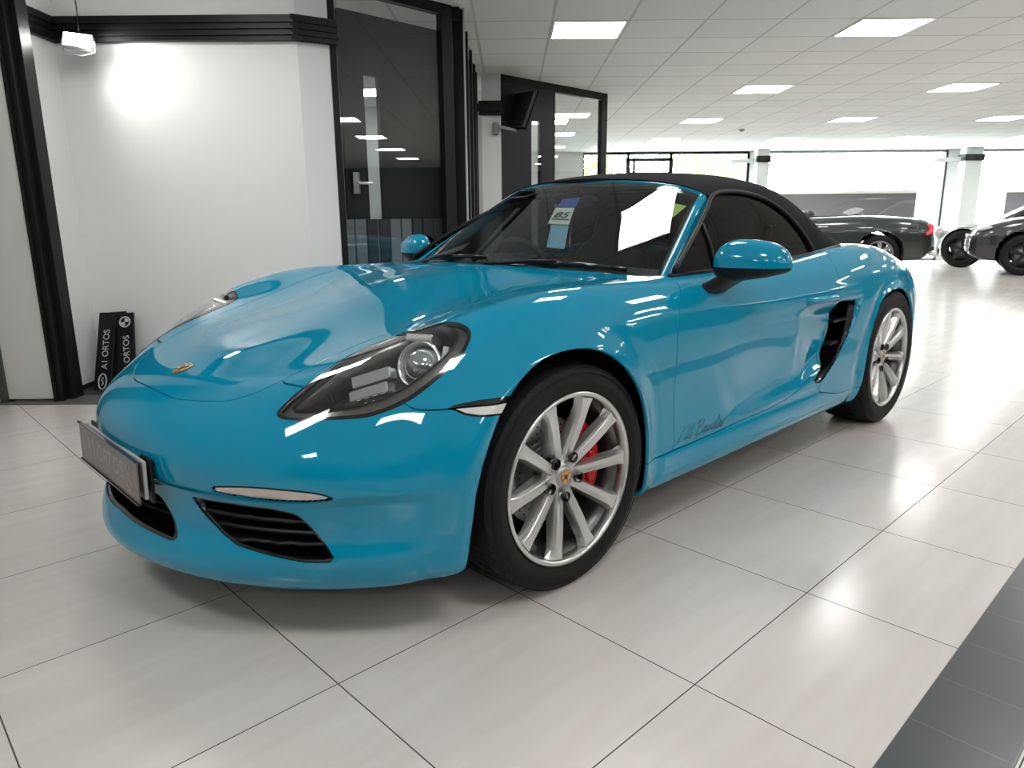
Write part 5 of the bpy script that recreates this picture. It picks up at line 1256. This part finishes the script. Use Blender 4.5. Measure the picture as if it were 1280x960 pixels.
# ---- cabin
M_lea = mat('black_leather_seat', (.012, .012, .013), .5, bump=(150, .2)); M_dash = mat('soft_black_dash', (.014, .014, .015), .6, bump=(200, .2))
def cabin():
    m = MB(); m.box((-2.0, -.70, .25), (-.45, .70, .30)).box((-2.05, -.66, .25), (-2.0, .66, .88)).box((-2.0, .70, .25), (-.45, .715, .85)).box((-2.0, -.715, .25), (-.45, -.70, .85)).box((-.50, -.70, .3), (-.45, .70, .82)).build('cabin_tub', M_dash, CAR)
    vs, fs = [], []; ys = np.linspace(-.70, .70, 25); pr_ = [(-.46, .872), (-.60, .885), (-.78, .884), (-.90, .868), (-.96, .82), (-.94, .72), (-.90, .62)]
    pr_ = smooth_poly(pr_, 3, False)
    for y in ys:
        for x, z in pr_:
            hump = .035*math.exp(-((y+.36)/.16)**2)*math.exp(-((x+.86)/.10)**2); k = .30*y*y; vs.append((x-.18*y*y*(1 if x > -.7 else .3), y, z-.03*y*y+hump))
    nn = len(pr_)
    for i in range(len(ys)-1):
        for j in range(nn-1): fs.append((i*nn+j, i*nn+j+1, (i+1)*nn+j+1, (i+1)*nn+j))
    d = obj('dashboard', vs, fs, M_dash, CAR, smooth=True)
    m = MB(); m.box((-1.75, -.10, .3), (-.9, .10, .56)).build('centre_console', M_dash, CAR, .03)
    # steering wheel
    r = empty('steering_wheel', (-1.04, -.36, .80)); r.parent = CAR; r.rotation_euler = (0, math.radians(-68), 0)
    m = MB(); m.tube([(.178*math.cos(a), .178*math.sin(a), 0) for a in np.linspace(0, 2*PI, 49)[:-1]], .015, 10, closed=True).build('steering_rim', M_lea, r)
    m = MB(); m.lathe([(0, .03), (.05, .028), (.07, .01), (.07, -.02), (0, -.03)], 24, 'z')
    m.tube([(0, .06, 0), (0, .17, 0)], .016, 8, rb=.007).tube([(0, -.06, 0), (0, -.17, 0)], .016, 8, rb=.007).tube([(-.06, 0, 0), (-.17, 0, 0)], .016, 8, rb=.007).build('steering_hub', M_gloss, r)
    # seats
    def seat(y):
        r = empty('seat', (-1.52, y, .30)); r.parent = CAR
        def slab(P, n=16, e=.5):
            """P: list of (centre, half width, half thickness, dir up)"""
            vs, fs = [], []
            for c, hw, ht, nrm in P:
                for k in range(n):
                    a = 2*PI*k/n; ca, sa = math.cos(a), math.sin(a); u = hw*np.sign(ca)*abs(ca)**e; w_ = ht*np.sign(sa)*abs(sa)**e
                    vs.append((c[0]+nrm[0]*w_, u, c[1]+nrm[1]*w_))
            m_ = len(P)
            for i in range(m_-1):
                for k in range(n): fs.append((i*n+k, (i+1)*n+k, (i+1)*n+(k+1) % n, i*n+(k+1) % n))
            fs += [tuple(range(n))[::-1], tuple((m_-1)*n+k for k in range(n))]; q = MB(); q.add(vs, fs, True); return q
        slab([((.40, .16), .18, .03, (0, 1)), ((.34, .17), .25, .07, (0, 1)), ((.1, .14), .26, .08, (0, 1)), ((-.10, .12), .24, .08, (0, 1)), ((-.15, .12), .2, .04, (0, 1))]).build('seat_cushion', M_lea, r)
        nb = (1, .18); slab([((-.10, .10), .22, .03, nb), ((-.12, .20), .25, .07, nb), ((-.17, .42), .26, .075, nb), ((-.215, .58), .23, .065, nb), ((-.235, .66), .14, .05, nb), ((-.25, .74), .13, .055, nb), ((-.262, .81), .11, .045, nb), ((-.268, .84), .06, .02, nb)]).build('seat_back', M_lea, r)
    seat(.36); seat(-.36)
    m = MB(); m.tube([(-1.93, .50, .80), (-1.93, .47, 1.02), (-1.93, .2, 1.05), (-1.93, .14, .95)], .016, 8).tube([(-1.93, -.50, .80), (-1.93, -.47, 1.02), (-1.93, -.2, 1.05), (-1.93, -.14, .95)], .016, 8).build('roll_bars', M_gloss, CAR)
    # inside lining of the roof and mirror
    m = MB(); m.tube([(-1.03, 0, 1.195), (-1.02, 0, 1.16)], .010, 8).build('mirror_stem', M_bt, CAR)
    m = MB(); m.lathe([(0, -.012), (.09, -.010), (.10, 0), (.09, .008), (0, .010)], 28, 'x', (0, 0, 0)); o = m.build('rear_view_mirror', M_gloss, CAR); o.scale = (1, 1.15, .36); o.location = (-1.03, 0, 1.14)
    # sun visors
    for y in (.3, -.3):
        m = MB(); m.box((-1.24, y-.18, 1.165), (-1.08, y+.18, 1.178), Matrix.Rotation(.12, 3, 'Y')).build('sun_visor', M_lea, CAR, .006)
cabin()
